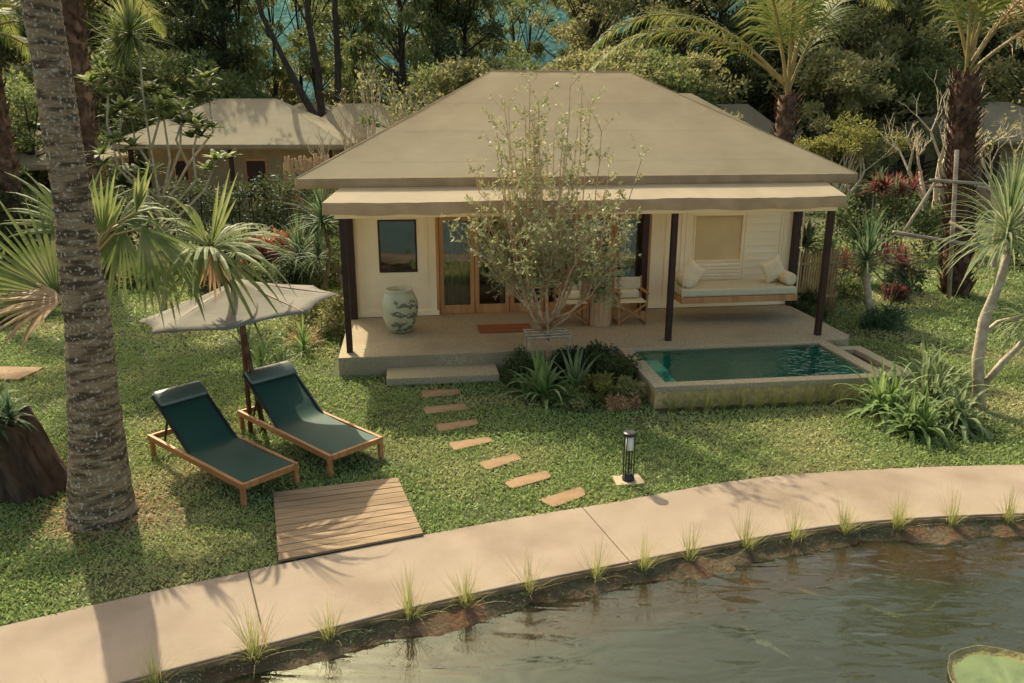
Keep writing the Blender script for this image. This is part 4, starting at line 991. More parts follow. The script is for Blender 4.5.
# right clump of spider lilies
for i, (u, v, L, n_, dr, lab, mm) in enumerate([(890, 418, .85, 34, 1.7, 'spider lily at the right front corner of the pool', 'lf_strap'), (932, 412, 1.1, 36, 1.9, 'tall arching spider lily in the middle of the right clump', 'lf_blue'),
                                          (922, 438, .7, 34, 1.8, 'lowest front spider lily of the right clump on the lawn', 'lf_strap'), (957, 430, .75, 30, 2.0, 'right outer spider lily of the clump near the leaning tree', 'lf_blue')]):
    x, y = gp(u, v); strap_plant(lab, x, y, n_, L, .08, M[mm], dr * 1.35, 'spider_lily', heads=2, sp=.16, seed=10 + i, group='spider lilies right of the pool')
# plants behind the loungers
for i, (u, v, L, lab, mm) in enumerate([(262, 372, .6, 'pale green strap plant behind the right sun lounger', 'lf_strap'), (283, 378, .45, 'smaller strap plant next to the headrest of the right sun lounger', 'lf_blue'), (304, 352, .5, 'strap plant left of the terrace corner', 'lf_strap'), (246, 352, .5, 'strap plant behind the umbrella pole', 'lf_strapdark')]):
    x, y = gp(u, v); strap_plant(lab, x, y, 34, L * 1.35, .045, M[mm], 1.1, 'strap_plant', seed=30 + i)
shrub('spreading light green bush left of the dark terrace post', *gp(322, 332), .7, .8, M['lf_olive'], .10, .045, 1.2, seed=8)
shrub('dry brownish low bush beside the left terrace corner', *gp(305, 345), .35, .3, M['lf_dry'], .07, .02, .5, seed=9)
for i, (u, v, r_, h, mm, lab) in enumerate([(300, 300, .7, 1.0, 'lf_dark', 'dark green bush under the round headed dracaena'), (338, 285, .7, 1.3, 'lf_hedge', 'green bush against the left wall of the villa'), (262, 300, .6, .7, 'lf_mid', 'low green bush at the front of the left rear bed'),
        (12, 318, .9, .9, 'lf_hedge', 'broad low bush at the left edge beyond the flat slab'), (48, 298, .8, .9, 'lf_dark', 'dark bush left of the big palm trunk behind the fan leaves'), (150, 285, .8, .8, 'lf_hedge', 'green bush at the foot of the leafy frangipani'), (215, 290, .6, .6, 'lf_olive', 'small olive bush right of the leafy frangipani')]):
    x, y = gp(u, v); shrub(lab, x, y, r_, h * 1.15, M[mm], .11, .05, 1.3, seed=90 + i, ncl=22)
# ------------------------------------------------------------------ dracaenas
def dracaena(label, base, stems, heads, m, name='dracaena', cat='dracaena', bm=None, group=None):
    t = thing(name, label, cat, (base[0], base[1], 0), 0, group); b0 = Vector((base[0], base[1], 0)); rr = random.Random(int(base[0] * 77))
    for pts_, r in stems: MB().tube([Vector(p) - b0 for p in pts_], r, 8, seed=1).build('trunk', bm or M['bark_pale'], t, smooth=True)
    for c, n_, L, w_, dr, lo, ax in heads:
        ml = MB(); rosette(ml, Vector(c) - b0, n_, L, w_, dr, rr, lo, 1.0, 6, .3, ax); ml.build('leaf_head', m, t)
    return t
Y = 10.8; P_ = lambda u, v, Y=Y: px_at(u, v, Y)
dracaena('tall pale leaning dracaena tree with long narrow leaves on the right lawn', (6.92, 10.8), [([(6.92, 10.8, 0), P_(978, 360), P_(984, 320), P_(1000, 280), P_(1008, 250)], [.085, .08, .075, .06, .05]), ([P_(984, 385), P_(1003, 362, 10.7), P_(1030, 335, 10.6)], [.05, .045, .04]), ([P_(983, 335), P_(998, 322), P_(1024, 316)], [.035, .03, .03])],
         [(P_(1006, 235), 170, 1.15, .036, 1.3, -.35, (0, 0, 1)), (P_(1026, 320), 60, .8, .034, 2.0, -.5, (.3, 0, 1)), (P_(1045, 322, 10.6), 60, .8, .034, 2.0, -.5, (.3, 0, 1))], M['lf_blue'])
dracaena('dracaena with upright green leaves on a short pale stem right of the villa', (7.5, 15.7), [([(7.5, 15.7, 0), px_at(868, 295, 15.7), px_at(866, 268, 15.7)], [.09, .075, .06])], [(px_at(866, 262, 15.7), 90, 1.15, .05, 1.0, -.25, (0, 0, 1))], M['lf_strapdark'])
x_, y_ = gp(872, 326); shrub('dark low plant around the foot of the right dracaena', 7.6, 15.4, .42, .42, M['lf_strapdark'], .16, .03, .7, seed=12)
dracaena('round headed dracaena left of the villa between red plants and terrace', (-4.95, 18.0), [([(-4.95, 18, 0), px_at(300, 262, 18)], [.06, .05])], [(px_at(300, 258, 18), 110, 1.05, .05, .9, -.3, (0, 0, 1))], M['lf_strapdark'])
dracaena('taller dark dracaena beside the left wall of the villa', (-4.3, 16.6), [([(-4.2, 16.6, 0), px_at(330, 250, 16.6), px_at(323, 225, 16.6)], [.05, .045, .04]), ([(-4.1, 16.7, 0), px_at(345, 290, 16.6), px_at(335, 262, 16.4)], [.05, .045, .04])], [(px_at(322, 222, 16.6), 90, .95, .045, .9, -.3, (0, 0, 1)), (px_at(318, 258, 16.4), 60, .7, .045, .9, -.3, (0, 0, 1))], M['lf_strapdark'], bm=M['bark'])
dracaena('small blue green dracaena in the lawn far left of the terrace', (-6.7, 18.9), [([(-6.7, 18.9, 0), (-6.7, 18.9, .9)], [.05, .045])], [((-6.7, 18.9, 1.0), 60, .7, .045, 1.1, -.3, (0, 0, 1))], M['lf_blue'])
# cordylines (red) at both sides
for i, (u, v, Y, n_, L, mm, lab) in enumerate([(800, 238, 16.6, 60, .55, 'lf_red', 'red cordyline close to the right villa post'), (838, 258, 17.2, 54, .5, 'lf_orange', 'orange red cordyline beside the bamboo screen'), (893, 262, 17.6, 60, .55, 'lf_red', 'dusky red cordyline right of the upright dracaena'),
        (560 + 320, 185, 24, 60, .6, 'lf_red', 'bright red cordyline on the hedge before the low wall'), (903, 187, 24.3, 60, .6, 'lf_red', 'second bright red cordyline before the low wall, nearer the propped palm')]):
    b = px_at(u, v, Y); t = thing('cordyline', lab, 'cordyline', (b.x, b.y, 0), 0, 'red cordylines'); rr = random.Random(i)
    for k in range(4):
        hx, hy, hz = rr.uniform(-.28, .28), rr.uniform(-.25, .25), b.z - rr.uniform(0, .5)
        MB().tube([(hx * .3, hy * .3, 0), (hx, hy, hz)], [.02, .015], 5).build('stem', M['bark'], t)
        ml = MB(); rosette(ml, (hx, hy, hz), 26, L, .08, .9, rr, -.1, 1, 5); ml.build('leaf_head', M[mm] if k != 3 else M['lf_strapdark'], t)
for i, (u, v, r, h, mm, lab) in enumerate([(262, 272, .55, 1.0, 'lf_red', 'dark red leaved bush in the left rear bed'), (282, 268, .65, 1.15, 'lf_orange', 'orange leaved croton bush in the left rear bed'), (228, 268, .8, 1.2, 'lf_mid', 'mid green leaved bush behind the umbrella palm')]):
    x, y = gp(u, v); shrub(lab, x, y, r, h, M[mm], .2, .07, .7, 'croton_bush', 'croton', seed=50 + i, ncl=20)
for i, (u, v, r, h, mm, lab) in enumerate([(800, 318, .55, .55, 'lf_hedge', 'blue green low bush at the right end of the terrace'), (840, 300, .6, .7, 'lf_mid', 'mixed low bush under the bamboo screen'), (850, 285, .6, .95, 'lf_olive', 'pale variegated bush behind the upright dracaena'), (905, 292, .5, .8, 'lf_dark', 'dark bush with red leaves right of the upright dracaena'), (893, 300, .3, .4, 'lf_red', 'small red leaved bush at the edge of the right lawn')]):
    x, y = gp(u, v); shrub(lab, x, y, r, h, M[mm], .1, .045, .8, seed=70 + i, ncl=18)
# bamboo screens
def screen(label, p, q, h, seed):
    t = thing('bamboo_screen', label, 'bamboo screen', (p[0], p[1], 0)); rr = random.Random(seed); d = Vector(q) - Vector(p); n = int(d.length / .06); m_ = MB()
    for i in range(n):
        c = d * (i / n); m_.tube([(c.x, c.y + rr.uniform(-.01, .01), 0), (c.x + rr.uniform(-.01, .01), c.y, h * rr.uniform(.93, 1.04))], rr.uniform(.022, .03), 6)
    m_.build('canes', M['bamboo'], t, smooth=True)
    for q in (.3, .8): MB().bar((0, -.03, h * q), (d.x, d.y - .03, h * q), .03, .05).build('rail', M['bamboo'], t)
a = px_at(790, 300, 16.4); b = px_at(836, 300, 16.6); screen('bamboo cane screen standing right of the villa wall', (a.x, a.y), (b.x, b.y), 1.45, 1)
a = px_at(284, 170, 25); b = px_at(345, 170, 25); screen('tall bamboo cane screen behind the left roof corner', (a.x, a.y), (b.x, b.y), 2.95, 2)
# hedges
def hedge(label, x0, x1, y0, y1, h, m, per=70, L=.13, seed=0):
    t = thing('hedge', label, 'hedge', ((x0 + x1) / 2, (y0 + y1) / 2, 0)); rr = random.Random(seed); cl = []; n = int((x1 - x0) * (y1 - y0) * h * 5.5) + 8; w2, d2 = (x1 - x0) / 2, (y1 - y0) / 2
    for i in range(n): cl.append((rr.uniform(-w2, w2), rr.uniform(-d2, d2), h * (rr.random() ** .6) * (.85 + .12 * math.sin(rr.random() * 9)), rr.uniform(.28, .5)))
    st_ = MB()
    for i in range(int((x1 - x0) * 2)): x = rr.uniform(-w2, w2); st_.tube([(x, 0, 0), (x + rr.uniform(-.2, .2), rr.uniform(-.2, .2), h * .8)], [.03, .015], 5)
    st_.tube([(-w2, 0, .02), (w2, 0, .02)], .05, 5); st_.build('stems', M['bark_dark'], t); leaf_cloud('foliage', cl, per, L, L * .5, m, t, seed, flat=.9); return t
hedge('dark clipped hedge behind the left lawn, left of the big palm trunk', -17.5, -10.2, 22.5, 24, 2.2, M['lf_dark'], 70, .14, 1)
hedge('dark hedge between the left lawn and the neighbouring villa', -10.1, -4.6, 23.2, 24.4, 2.5, M['lf_dark'], 70, .14, 2)
hedge('green hedge behind the right lawn, right of the villa', 9.3, 14.0, 23.2, 24.6, 1.75, M['lf_hedge'], 70, .14, 3)
hedge('low green hedge at the far right behind the propped palm', 14.3, 20, 21.5, 23, 1.6, M['lf_hedge'], 70, .14, 4)
hedge('dark planting before the far right villa', 13, 19, 33.5, 35, 1.4, M['lf_dark'], 50, .18, 5)
# low wall
a = px_at(838, 180, 36); lw = thing('low_wall', 'low tan garden wall with pale cap behind the right hedge', 'wall', (a.x, 36, 0))
MB().box(0, 9, 0, .3, 0, 1.05).build('wall_body', M['brick'], lw, bevel=.01); MB().box(-.05, 9.05, -.05, .35, 1.05, 1.13).build('cap', M['cop'], lw, bevel=.01)

# ------------------------------------------------------------------ fibrous palms
def fiber_palm(label, base, top, r, nf, L, group=None, seed=0, fdirs=None, boots=150, mleaf='lf_palm', droop=1.2, name='coconut_palm', ll=.8, tuftz=.4, dry=None):
    t = thing(name, label, 'palm tree', (base[0], base[1], 0), 0, group); rr = random.Random(seed); b0 = Vector((base[0], base[1], 0)); tp = Vector(top) - b0
    MB().tube([tp * (i / 8) for i in range(9)], [r * (1.1 - .25 * i / 8) for i in range(9)], 12, seed=seed).build('trunk', M['fiber'], t, smooth=True)
    m_ = MB()
    for i in range(boots):
        u = (i + .5) / boots; c = tp * u; a = i * 2.39996; rr2 = r * (1.05 - .25 * u); o_ = Vector((math.cos(a), math.sin(a), 0))
        m_.ribbon(c + o_ * rr2 * .85, o_ * .7 + Vector((0, 0, 1)) + uvec(rr) * .25, rr.uniform(.2, .42), rr.uniform(.1, .17), -.3 + rr.random(), 3, -.5, prof=lambda q: 1.1 - .75 * q)
    m_.build('leaf_bases', M['fiber'], t)
    dirs = fdirs or [(math.cos(i * 2.4) * .8, math.sin(i * 2.4) * .8, 1.2 - 1.3 * (i / nf)) for i in range(nf)]
    for i, d in enumerate(dirs):
        ml, mr = MB(), MB(); frond(ml, mr, tp + Vector((0, 0, tuftz * rr.random() - .1)), d, L * rr.uniform(.85, 1.1), droop * rr.uniform(.75, 1.25), 60, ll, .05, 1.1, rr, .2, .045)
        f = ml.build('frond', M['lf_dry' if dry and i in dry else mleaf], t); mr.build('frond_stem', M['petiole'], f)
    return t
c_ = px_at(787, 95, 22)
fiber_palm('coconut palm rising behind the right slope of the villa roof', (7.5, 22), c_, .27, 0, 6.0, seed=3, boots=150, droop=1.9, ll=1.25,
           fdirs=[(-1.0, -.15, .80), (-.9, .25, 1.0), (-.35, -.3, 1.3), (.02, .1, 1.6), (.22, -.1, 1.5), (.42, .2, 1.2), (-.12, -.2, 1.7), (.3, .6, 1.3), (-.2, .5, 1.4)])
c_ = px_at(966, 76, 18.5)
fiber_palm('propped palm with shaggy red brown trunk on the right lawn', (10.75, 18.5), c_, .28, 0, 4.8, dry=(1, 4), seed=4, boots=300, droop=1.9, ll=1.1, mleaf='lf_palm',
           fdirs=[(-.25, -.2, 1.6), (.4, -.3, 1.15), (.55, .2, 1.0), (.15, .2, 1.6), (.75, -.3, .9), (-.4, .3, 1.5), (.1, -.3, 1.6), (.4, .5, 1.3)])
fiber_palm('dark shaggy palm trunk behind the big palm trunk at left', (-10.9, 20.2), (-10.6, 20.2, 7.6), .36, 12, 3.6, seed=6, boots=220, droop=1.4)
fiber_palm('dark palm at the left edge beyond the hedge', (-15.3, 24), (-15.2, 24, 6.6), .34, 12, 3.8, seed=7, boots=120, droop=1.6)
# props round the right palm
pp = thing('palm_prop', 'weathered poles lashed around the shaggy right palm as props', 'prop poles', (10.3, 17.95, 0)); b0 = Vector((10.3, 17.95, 0))
for a, b, r in (((10.31, 17.95, 0), px_at(957, 150, 17.9), .05), (px_at(893, 232, 17.2), px_at(985, 247, 17.4), .04), (px_at(900, 238, 17.2), px_at(938, 178, 17.8), .035), (px_at(930, 180, 17.7), px_at(985, 184, 17.9), .04),
                (px_at(930, 186, 19.2), px_at(990, 188, 19), .04), (px_at(950, 222, 17.6), px_at(980, 238, 16.8), .035)):
    MB().tube([Vector(a) - b0, Vector(b) - b0], r, 7).build('pole', M['propwood'], pp, smooth=True)

# ------------------------------------------------------------------ frangipani with leaf rosettes at the left rear
fr = thing('frangipani', 'leafy frangipani tree with bare forking stems right of the big palm trunk', 'frangipani', (-7.4, 16, 0)); b0 = Vector((-7.4, 16, 0)); rr = random.Random(14)
stems = [[(165, 325), (163, 240), (160, 200), (151, 150), (143, 95), (138, 35)], [(160, 200), (128, 172), (107, 125), (109, 78)], [(163, 210), (188, 165), (213, 132), (207, 78)], [(162, 205), (170, 160), (164, 120), (168, 100)], [(155, 172), (135, 142), (131, 112)], [(166, 215), (196, 180), (193, 150), (199, 128)],
         [(163, 220), (140, 190), (118, 168), (112, 140)], [(151, 150), (160, 118), (148, 92)], [(165, 230), (205, 190), (216, 160)], [(160, 205), (180, 150), (182, 108)], [(163, 225), (150, 200), (140, 175)], [(188, 165), (176, 140), (181, 125)], [(128, 172), (118, 150), (123, 108)], [(163, 235), (130, 205), (112, 190)]]
tips = []
for k, s in enumerate(stems):
    off = rr.uniform(-.8, .8) if k else 0; pts_ = [px_at(u, v, 16 + off * (i / (len(s) - 1))) - b0 for i, (u, v) in enumerate(s)]
    MB().tube(pts_, [.042 * (1 - .5 * i / len(s)) * (1.5 if k == 0 and i < 2 else .65) for i in range(len(s))], 7).build('stem', M['bark_pale'], fr, smooth=True); tips.append(pts_[-1])
for k, T in enumerate(tips):
    ml = MB()
    if k == 0: rosette(ml, T + Vector((-.15, 0, 0)), 150, .9, .045, .6, rr, -.6, 1.0, 5); rosette(ml, T + Vector((-.5, .2, -.25)), 80, .75, .045, .6, rr, -.6, 1.0, 5)
    else:
        for q in range(5 if k < 8 else 3):
            c = T + Vector((rr.uniform(-.32, .32), rr.uniform(-.3, .3), rr.uniform(-.5, .12))) * (q > 0)
            for i in range(15):
                a = i * 2.4; el = rr.uniform(.0, .9); d = Vector((math.cos(a) * math.cos(el), math.sin(a) * math.cos(el), math.sin(el)))
                ml.ribbon(c, d, rr.uniform(.25, .42), rr.uniform(.09, .13), .6, 5, .15, prof=lambda u: math.sin(math.pi * min(.98, .08 + .9 * u)) ** .8)
    ml.build('leaf_rosette', M['lf_fan'], fr)

# bare frangipanis
def bare_tree(label, x, y, h, seed, m='bark_pale', leaf=None, spread=.75, depth=5, r=.10, group=None, L0=None, name='bare_frangipani', per=12, leafL=.14):
    t = thing(name, label, 'tree', (x, y, 0), 0, group); rr = random.Random(seed); m_ = MB(); tips = []
    L = L0 or h * .27
    for k in range(3):
        a = k * 2.1 + seed; grow(m_, (0, 0, 0), (math.cos(a) * .25, math.sin(a) * .25, 1), h * .30, r, depth, rr, tips, spread, .32, 4, 2, .70, .72, 6, .10)
    m_.build('branches', M[m], t, smooth=True)
    if leaf: leaf_cloud('foliage', [(p.x, p.y, p.z, .28) for p, d in tips], per, leafL, leafL * .4, M[leaf], t, seed)
    return t
bx = px_at(388, 170, 27); bare_tree('bare pale branched frangipani behind the left slope of the main roof', bx.x, 27, 6.0, 3, 'bark_pale', 'lf_olive', per=3, r=.15)
bx = px_at(350, 170, 28); bare_tree('second bare frangipani nearer the tall bamboo screen', bx.x, 28, 5.2, 5, 'bark_pale', r=.14)
bx = px_at(845, 170, 31); bare_tree('small frangipani with a yellow green top behind the right end of the roof', bx.x, 31, 4.2, 6, 'bark_pale', 'lf_yellow', per=26)
bx = px_at(935, 190, 25); bare_tree('bare pale frangipani left of the shaggy propped palm', bx.x, 25, 5.4, 7, 'bark_pale', r=.14)
bx = px_at(1008, 190, 22); bare_tree('bare frangipani at the right edge behind the leaning dracaena', bx.x, 22, 5.2, 8, 'bark_pale', 'lf_olive', per=2)

# ------------------------------------------------------------------ neighbouring villas
def small_villa(label, cx, y, w_, d_, ze, zr, rw, seed, rz=0.0):
    t = thing('neighbour_villa', label, 'villa', (cx, y, 0), rz); rr = random.Random(seed)
    hip_roof(-w_ / 2, w_ / 2, 0, d_, ze, -rw / 2, rw / 2, d_ / 2, zr, .2, 12, .04, seed, parent=t, seams=True)
    wb = MB().box(-w_ / 2 + .9, w_ / 2 - .9, 2.0, d_ - .8, 0, ze - .05)
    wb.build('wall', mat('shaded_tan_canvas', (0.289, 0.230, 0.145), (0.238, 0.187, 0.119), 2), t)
    for x, ww, z0 in ((-w_ * .27, .7, 1.3), (w_ * .06, 1.0, .35), (w_ * .3, .8, 1.3)):
        f = MB().box(x - ww / 2, x + ww / 2, 1.96, 2.0, z0, 2.3).build('window', M['timber'], t); MB().box(x - ww / 2 + .08, x + ww / 2 - .08, 1.945, 1.96, z0 + .08, 2.22).build('pane', M['darkpost'], f)
    for x in (-w_ / 2 + .8, 0, w_ / 2 - .8): MB().box(x - .08, x + .08, .5, .66, 0, ze - .05).build('post', M['darkpost'], t)
    return t
small_villa('neighbouring canvas villa with pale hip roof at the left rear', -12.15, 34, 10.2, 7, 3.0, 4.92, 2.7, 21)
b = px_at(352, 105, 38); small_villa('distant khaki roof villa just behind the bare frangipanis', b.x, 38, 5.4, 5, 3.2, 4.75, 2.2, 22)
b = px_at(303, 104, 47); small_villa('far grey roof villa between the left villa and the bare frangipanis', b.x, 47, 5.2, 5, 3.6, 4.9, 1.8, 23)
b = px_at(745, 104, 40); small_villa('distant villa roof peeking over the right slope of the main roof', b.x, 40, 6.6, 6, 2.6, 4.75, 2.0, 24)
b = px_at(1010, 104, 42); small_villa('pale roof villa at the right edge behind the shaggy palm', b.x, 42, 12, 7, 2.9, 4.9, 4, 25)
b = px_at(-20, 150, 27); small_villa('pale villa at the left edge beyond the dark hedge', b.x - 3, 30, 8, 6, 2.4, 3.6, 3, 26)

# ------------------------------------------------------------------ forest trees (a few kinds, copied)
def forest_tree(name, label, h, cr, m, seed, trunk_r=.22, ncl=70, per=130, L=.26, bare=.3, dark=True, group=None, drooping=False, zsq=.8):
    t = thing(name, label, 'tree', (0, 0, 0), 0, group); rr = random.Random(seed); m_ = MB(); tips = []
    tp = Vector((rr.uniform(-.6, .6), rr.uniform(-.6, .6), h * .62)); m_.tube([Vector((0, 0, 0)), tp * .35 + Vector((.15, 0, 0)), tp * .7, tp], [trunk_r * 1.25, trunk_r, trunk_r * .8, trunk_r * .55], 8, seed=seed)
    cl = []
    for i in range(ncl):
        z = h * (bare + (1 - bare) * rr.random()); u = (z / h - bare) / (1 - bare); e = cr * (math.sin(math.pi * min(1, .12 + .86 * u)) ** .6) * (1 + .25 * math.sin(i * 1.7)); a = rr.uniform(0, 6.283); q = e * (rr.random() ** .4)
        P = Vector((tp.x * u + q * math.cos(a), tp.y * u + q * math.sin(a), z)); cl.append((P.x, P.y, P.z, cr * rr.uniform(.13, .27)))
        if i % 2 == 0:
            s = tp * min(1, max(.3, (z / h - .12) / .62)); mid = s.lerp(P, .5) + Vector((0, 0, -.06 * q)); m_.tube([s, mid, P], [trunk_r * .32, trunk_r * .2, .03], 5, cap=False)
    m_.build('trunk', M['bark_dark'] if dark else M['bark'], t, smooth=True)
    if drooping:
        leaf_cloud('crown', cl, per, L, L * .22, M[m], t, seed, .4, .9, .2, 1.2)
    else: leaf_cloud('crown', cl, per, L, L * .5, M[m], t, seed, .6, .7)
    return t
def bush(label, m, seed, h=5.5, r=2.8, group=None): return forest_tree('bushy_tree', label, h, r, m, seed, .14, 64, 130, .21, .10, group=group)
GF = 'tall trees of the forest behind the villas'; GB = 'bushy trees in front of the forest'
kinds = {
 'a': forest_tree('forest_tree', 'tall olive green broadleaf tree in the forest behind the villas', 14, 4.2, 'lf_olive', 1, .24, 95, 130, .28, .22, group=GF),
 'b': forest_tree('forest_tree', 'tall dark green tree in the forest behind the villas', 15, 3.6, 'lf_dark', 2, .22, 90, 130, .27, .2, group=GF),
 'c': forest_tree('feathery_tree', 'tall feathery drooping tree in the forest behind the villas', 16, 3.0, 'lf_mid', 3, .2, 95, 150, .42, .16, group=GF, drooping=True),
 'd': bush('bushy olive green tree growing along the forest edge', 'lf_olive', 4, group=GB),
 'e': bush('bushy dark green tree growing along the forest edge', 'lf_mid', 5, group=GB),
 'f': bush('bushy yellowish green tree growing along the forest edge', 'lf_yellow', 6, 5.0, 2.6, group=GB),
 's': forest_tree('forest_tree', 'thin sparse forest tree with a bare dark trunk', 14, 2.6, 'lf_mid', 7, .16, 34, 90, .24, .45, group=GF),
}
used = set(); rr = random.Random(77)
def put(k, u, Y, sc=1.0, sz=None, rot=None):
    p = px_at(u, 110, Y); rz = rot if rot is not None else rr.uniform(0, 6.28)
    if k not in used:
        used.add(k); o = kinds[k]; o.location = (p.x, p.y, 0); o.rotation_euler = (0, 0, rz); o.scale = (sc, sc, sz or sc)
    else: dup(kinds[k], (p.x, p.y, 0), rz, sc, sz=sz)
for k, u, Y, sc in [('e', 20, 31, .9), ('d', 415, 44, 1.0), ('e', 442, 38, 1.1), ('d', 480, 38, 1.15), ('e', 512, 40, 1.2), ('f', 545, 37, 1.02), ('d', 575, 38, 1.2), ('d', 612, 37, 1.22), ('e', 655, 39, 1.25), ('f', 640, 42, 1.3), ('d', 685, 40, 1.2), ('e', 725, 50, 1.5), ('e', 775, 50, 1.6), ('d', 835, 41, 1.25),
                    ('d', 855, 45, 1.5), ('e', 900, 44, 1.4), ('d', 945, 58, 1.7), ('e', 1000, 60, 1.5), ('e', 1060, 60, 1.7), ('e', 240, 44, 1.1), ('d', 285, 56, 1.1), ('d', 75, 40, 1.2), ('e', 140, 42, 1.3), ('e', 195, 42, 1.25), ('d', 330, 54, 1.0), ('e', 370, 50, 1.1), ('e', -40, 32, 1.2)]:
    put(k, u, Y, sc)
for k, u, Y, sc in [('b', -60, 42, 1.0), ('c', 0, 46, 1.0), ('b', 50, 48, 1.0), ('a', 95, 50, 1.05), ('c', 140, 50, 1.0), ('b', 185, 47, 1.0), ('c', 228, 48, 1.05), ('b', 205, 56, 1.0), ('c', 405, 48, 1.1), ('b', 435, 50, 1.0), ('c', 462, 52, .95), ('a', 600, 50, .95), ('b', 640, 54, 1.0), ('c', 585, 58, 1.05), ('a', 690, 48, 1.0), ('b', 725, 50, 1.1), ('b', 765, 46, 1.0), ('a', 805, 50, 1.1),
                    ('a', 850, 44, .95), ('c', 880, 52, 1.1), ('a', 925, 54, 1.05), ('b', 965, 52, 1.05), ('a', 1045, 48, 1.0), ('b', 1095, 50, 1.1), ('c', 900, 46, .8), ('s', 275, 52, 1.0), ('s', 300, 56, 1.0), ('s', 340, 60, 1.0), ('s', 362, 55, 1.0), ('c', 345, 75, 1.2), ('s', 510, 62, 1.0), ('s', 322, 50, 1.05), ('s', 250, 50, 1.0), ('s', 490, 56, 1.0), ('s', 530, 60, .95), ('s', 1000, 58, .9), ('s', 352, 58, .9), ('s', 1014, 54, .8),
                    ('a', 20, 62, 1.1), ('b', 110, 64, 1.2), ('a', 165, 66, 1.2), ('b', 420, 66, 1.1), ('a', 660, 66, 1.2), ('b', 760, 66, 1.2), ('a', 850, 66, 1.2), ('b', 920, 68, 1.2), ('a', 1060, 66, 1.3), ('a', -80, 60, 1.3), ('b', 1150, 60, 1.3)]:
    put(k, u, Y, sc)
# leaning dark trunks seen against the hill
for i, (pts_, lab) in enumerate([([(330, 140), (308, 105), (285, 62), (262, 15), (250, -30)], 'long dark leaning tree trunk before the blue hill'), ([(322, 120), (318, 70), (308, 20), (306, -30)], 'dark forked trunk left of the bare frangipanis'), ([(338, 120), (338, 60), (335, 10), (336, -30)], 'thin upright dark trunk before the blue hill')]):
    Y = 40 + i; P = [px_at(u, v, Y) for u, v in pts_]; g0 = Vector((P[0].x + .6 * (i == 0), Y, 0)); t = thing('leaning_tree', lab, 'tree', (g0.x, Y, 0))
    MB().tube([Vector((0, 0, 0))] + [p - g0 for p in P], [.22, .2, .17, .14, .12, .1][:len(P) + 1], 7, seed=i).build('trunk', M['bark_dark'], t, smooth=True)
    cl = [(P[-1].x - g0.x + rr.uniform(-1.2, 1.2), rr.uniform(-1, 1), P[-1].z + rr.uniform(-.5, 2), .6) for _ in range(12)]; leaf_cloud('crown', cl, 70, .2, .1, M['lf_mid'], t, i)

HAZE = 0
if HAZE:
    hm = bpy.data.materials.new('haze_air'); hm.use_nodes = True; nt = hm.node_tree; nt.nodes.clear(); out = N(nt, 'ShaderNodeOutputMaterial'); pv = N(nt, 'ShaderNodeVolumePrincipled')
    pv.inputs['Color'].default_value = (.95, .97, .95, 1); pv.inputs['Density'].default_value = HAZE; pv.inputs['Anisotropy'].default_value = .2; nt.links.new(pv.outputs[0], out.inputs['Volume'])
    hz = MB().box(-520, 520, -45, 720, -2.2, 60).build('haze', hm); hz['kind'] = 'stuff'
    hz['label'] = 'thin warm air haze between the camera and the far hill'; hz['category'] = 'haze'

# ------------------------------------------------------------------ giant lily pad
x, y = gp(1012, 690, WZ); lp = thing('lily_pad', 'giant round lily pad with upturned rim in the bottom right corner', 'lily pad', (x, y, WZ)); n = 64; m_ = MB(); vs = []
prof = [(0, .012), (.15, .013), (.3, .014), (.40, .016), (.435, .03), (.452, .056), (.455, .058), (.445, .02), (.3, .002)]
for r_, z in prof:
    for k in range(n):
        a = 2 * math.pi * k / n; w2 = 1 + (.012 * math.sin(9 * a) + .008 * math.sin(17 * a)) * (r_ > .4); vs.append((r_ * w2 * math.cos(a), r_ * w2 * math.sin(a), z + (.004 * math.sin(8 * a) if r_ > .1 and z < .02 else 0) + (.008 * math.sin(11 * a) if z > .07 else 0)))
fs = [(j * n + k, j * n + (k + 1) % n, (j + 1) * n + (k + 1) % n, (j + 1) * n + k) for j in range(3) for k in range(n)]
m_.add(vs, fs).build('pad', mat('lily_pad', (.13, .165, .07), (.105, .14, .06), 5, .4, .3, 14), lp, smooth=True)
fs = [(j * n + k, j * n + (k + 1) % n, (j + 1) * n + (k + 1) % n, (j + 1) * n + k) for j in range(3, 8) for k in range(n)]
MB().add(vs, fs).build('rim', mat('lily_rim', (.17, .13, .05), (.22, .20, .08), 14, .5, .4, 40), lp, smooth=True)

# ------------------------------------------------------------------ lawn grass: one mass of small blades
rng = np.random.default_rng(12)
xu = np.array([p[0] for p in UP]); yu = np.array([p[1] for p in UP])
def inpoly(px_, py_, poly):
    ins = np.zeros(len(px_), bool); j = len(poly) - 1
    for i in range(len(poly)):
        xi, yi = poly[i]; xj, yj = poly[j]
        c = ((yi > py_) != (yj > py_)) & (px_ < (xj - xi) * (py_ - yi) / (yj - yi + 1e-12) + xi); ins ^= c; j = i
    return ins
excl = [[v2w(*p) for p in q] for q in ([(-.34, -.34), (4.58, -.34), (4.55, -2.4), (8.88, -2.36), (8.88, -.35), (8.97, 0), (8.97, 9), (-.34, 9)], [(.60, -.92), (2.46, -.92), (2.46, -.3), (.6, -.3)], [(4.6, -2.62), (8.3, -2.6), (8.3, -2.3), (4.6, -2.3)])]
excl += [[(p[0], p[1]) for p in (dk[0], dk[1], dk[2], dk[3])], [(lx - .16, ly - .13), (lx + .18, ly - .1), (lx + .14, ly + .13), (lx - .18, ly + .1)]] + STONEP
bed = [(-.1, 11.5), (.2, 11.05), (.9, 10.75), (1.9, 10.72), (2.05, 12.6), (-.1, 12.6)]
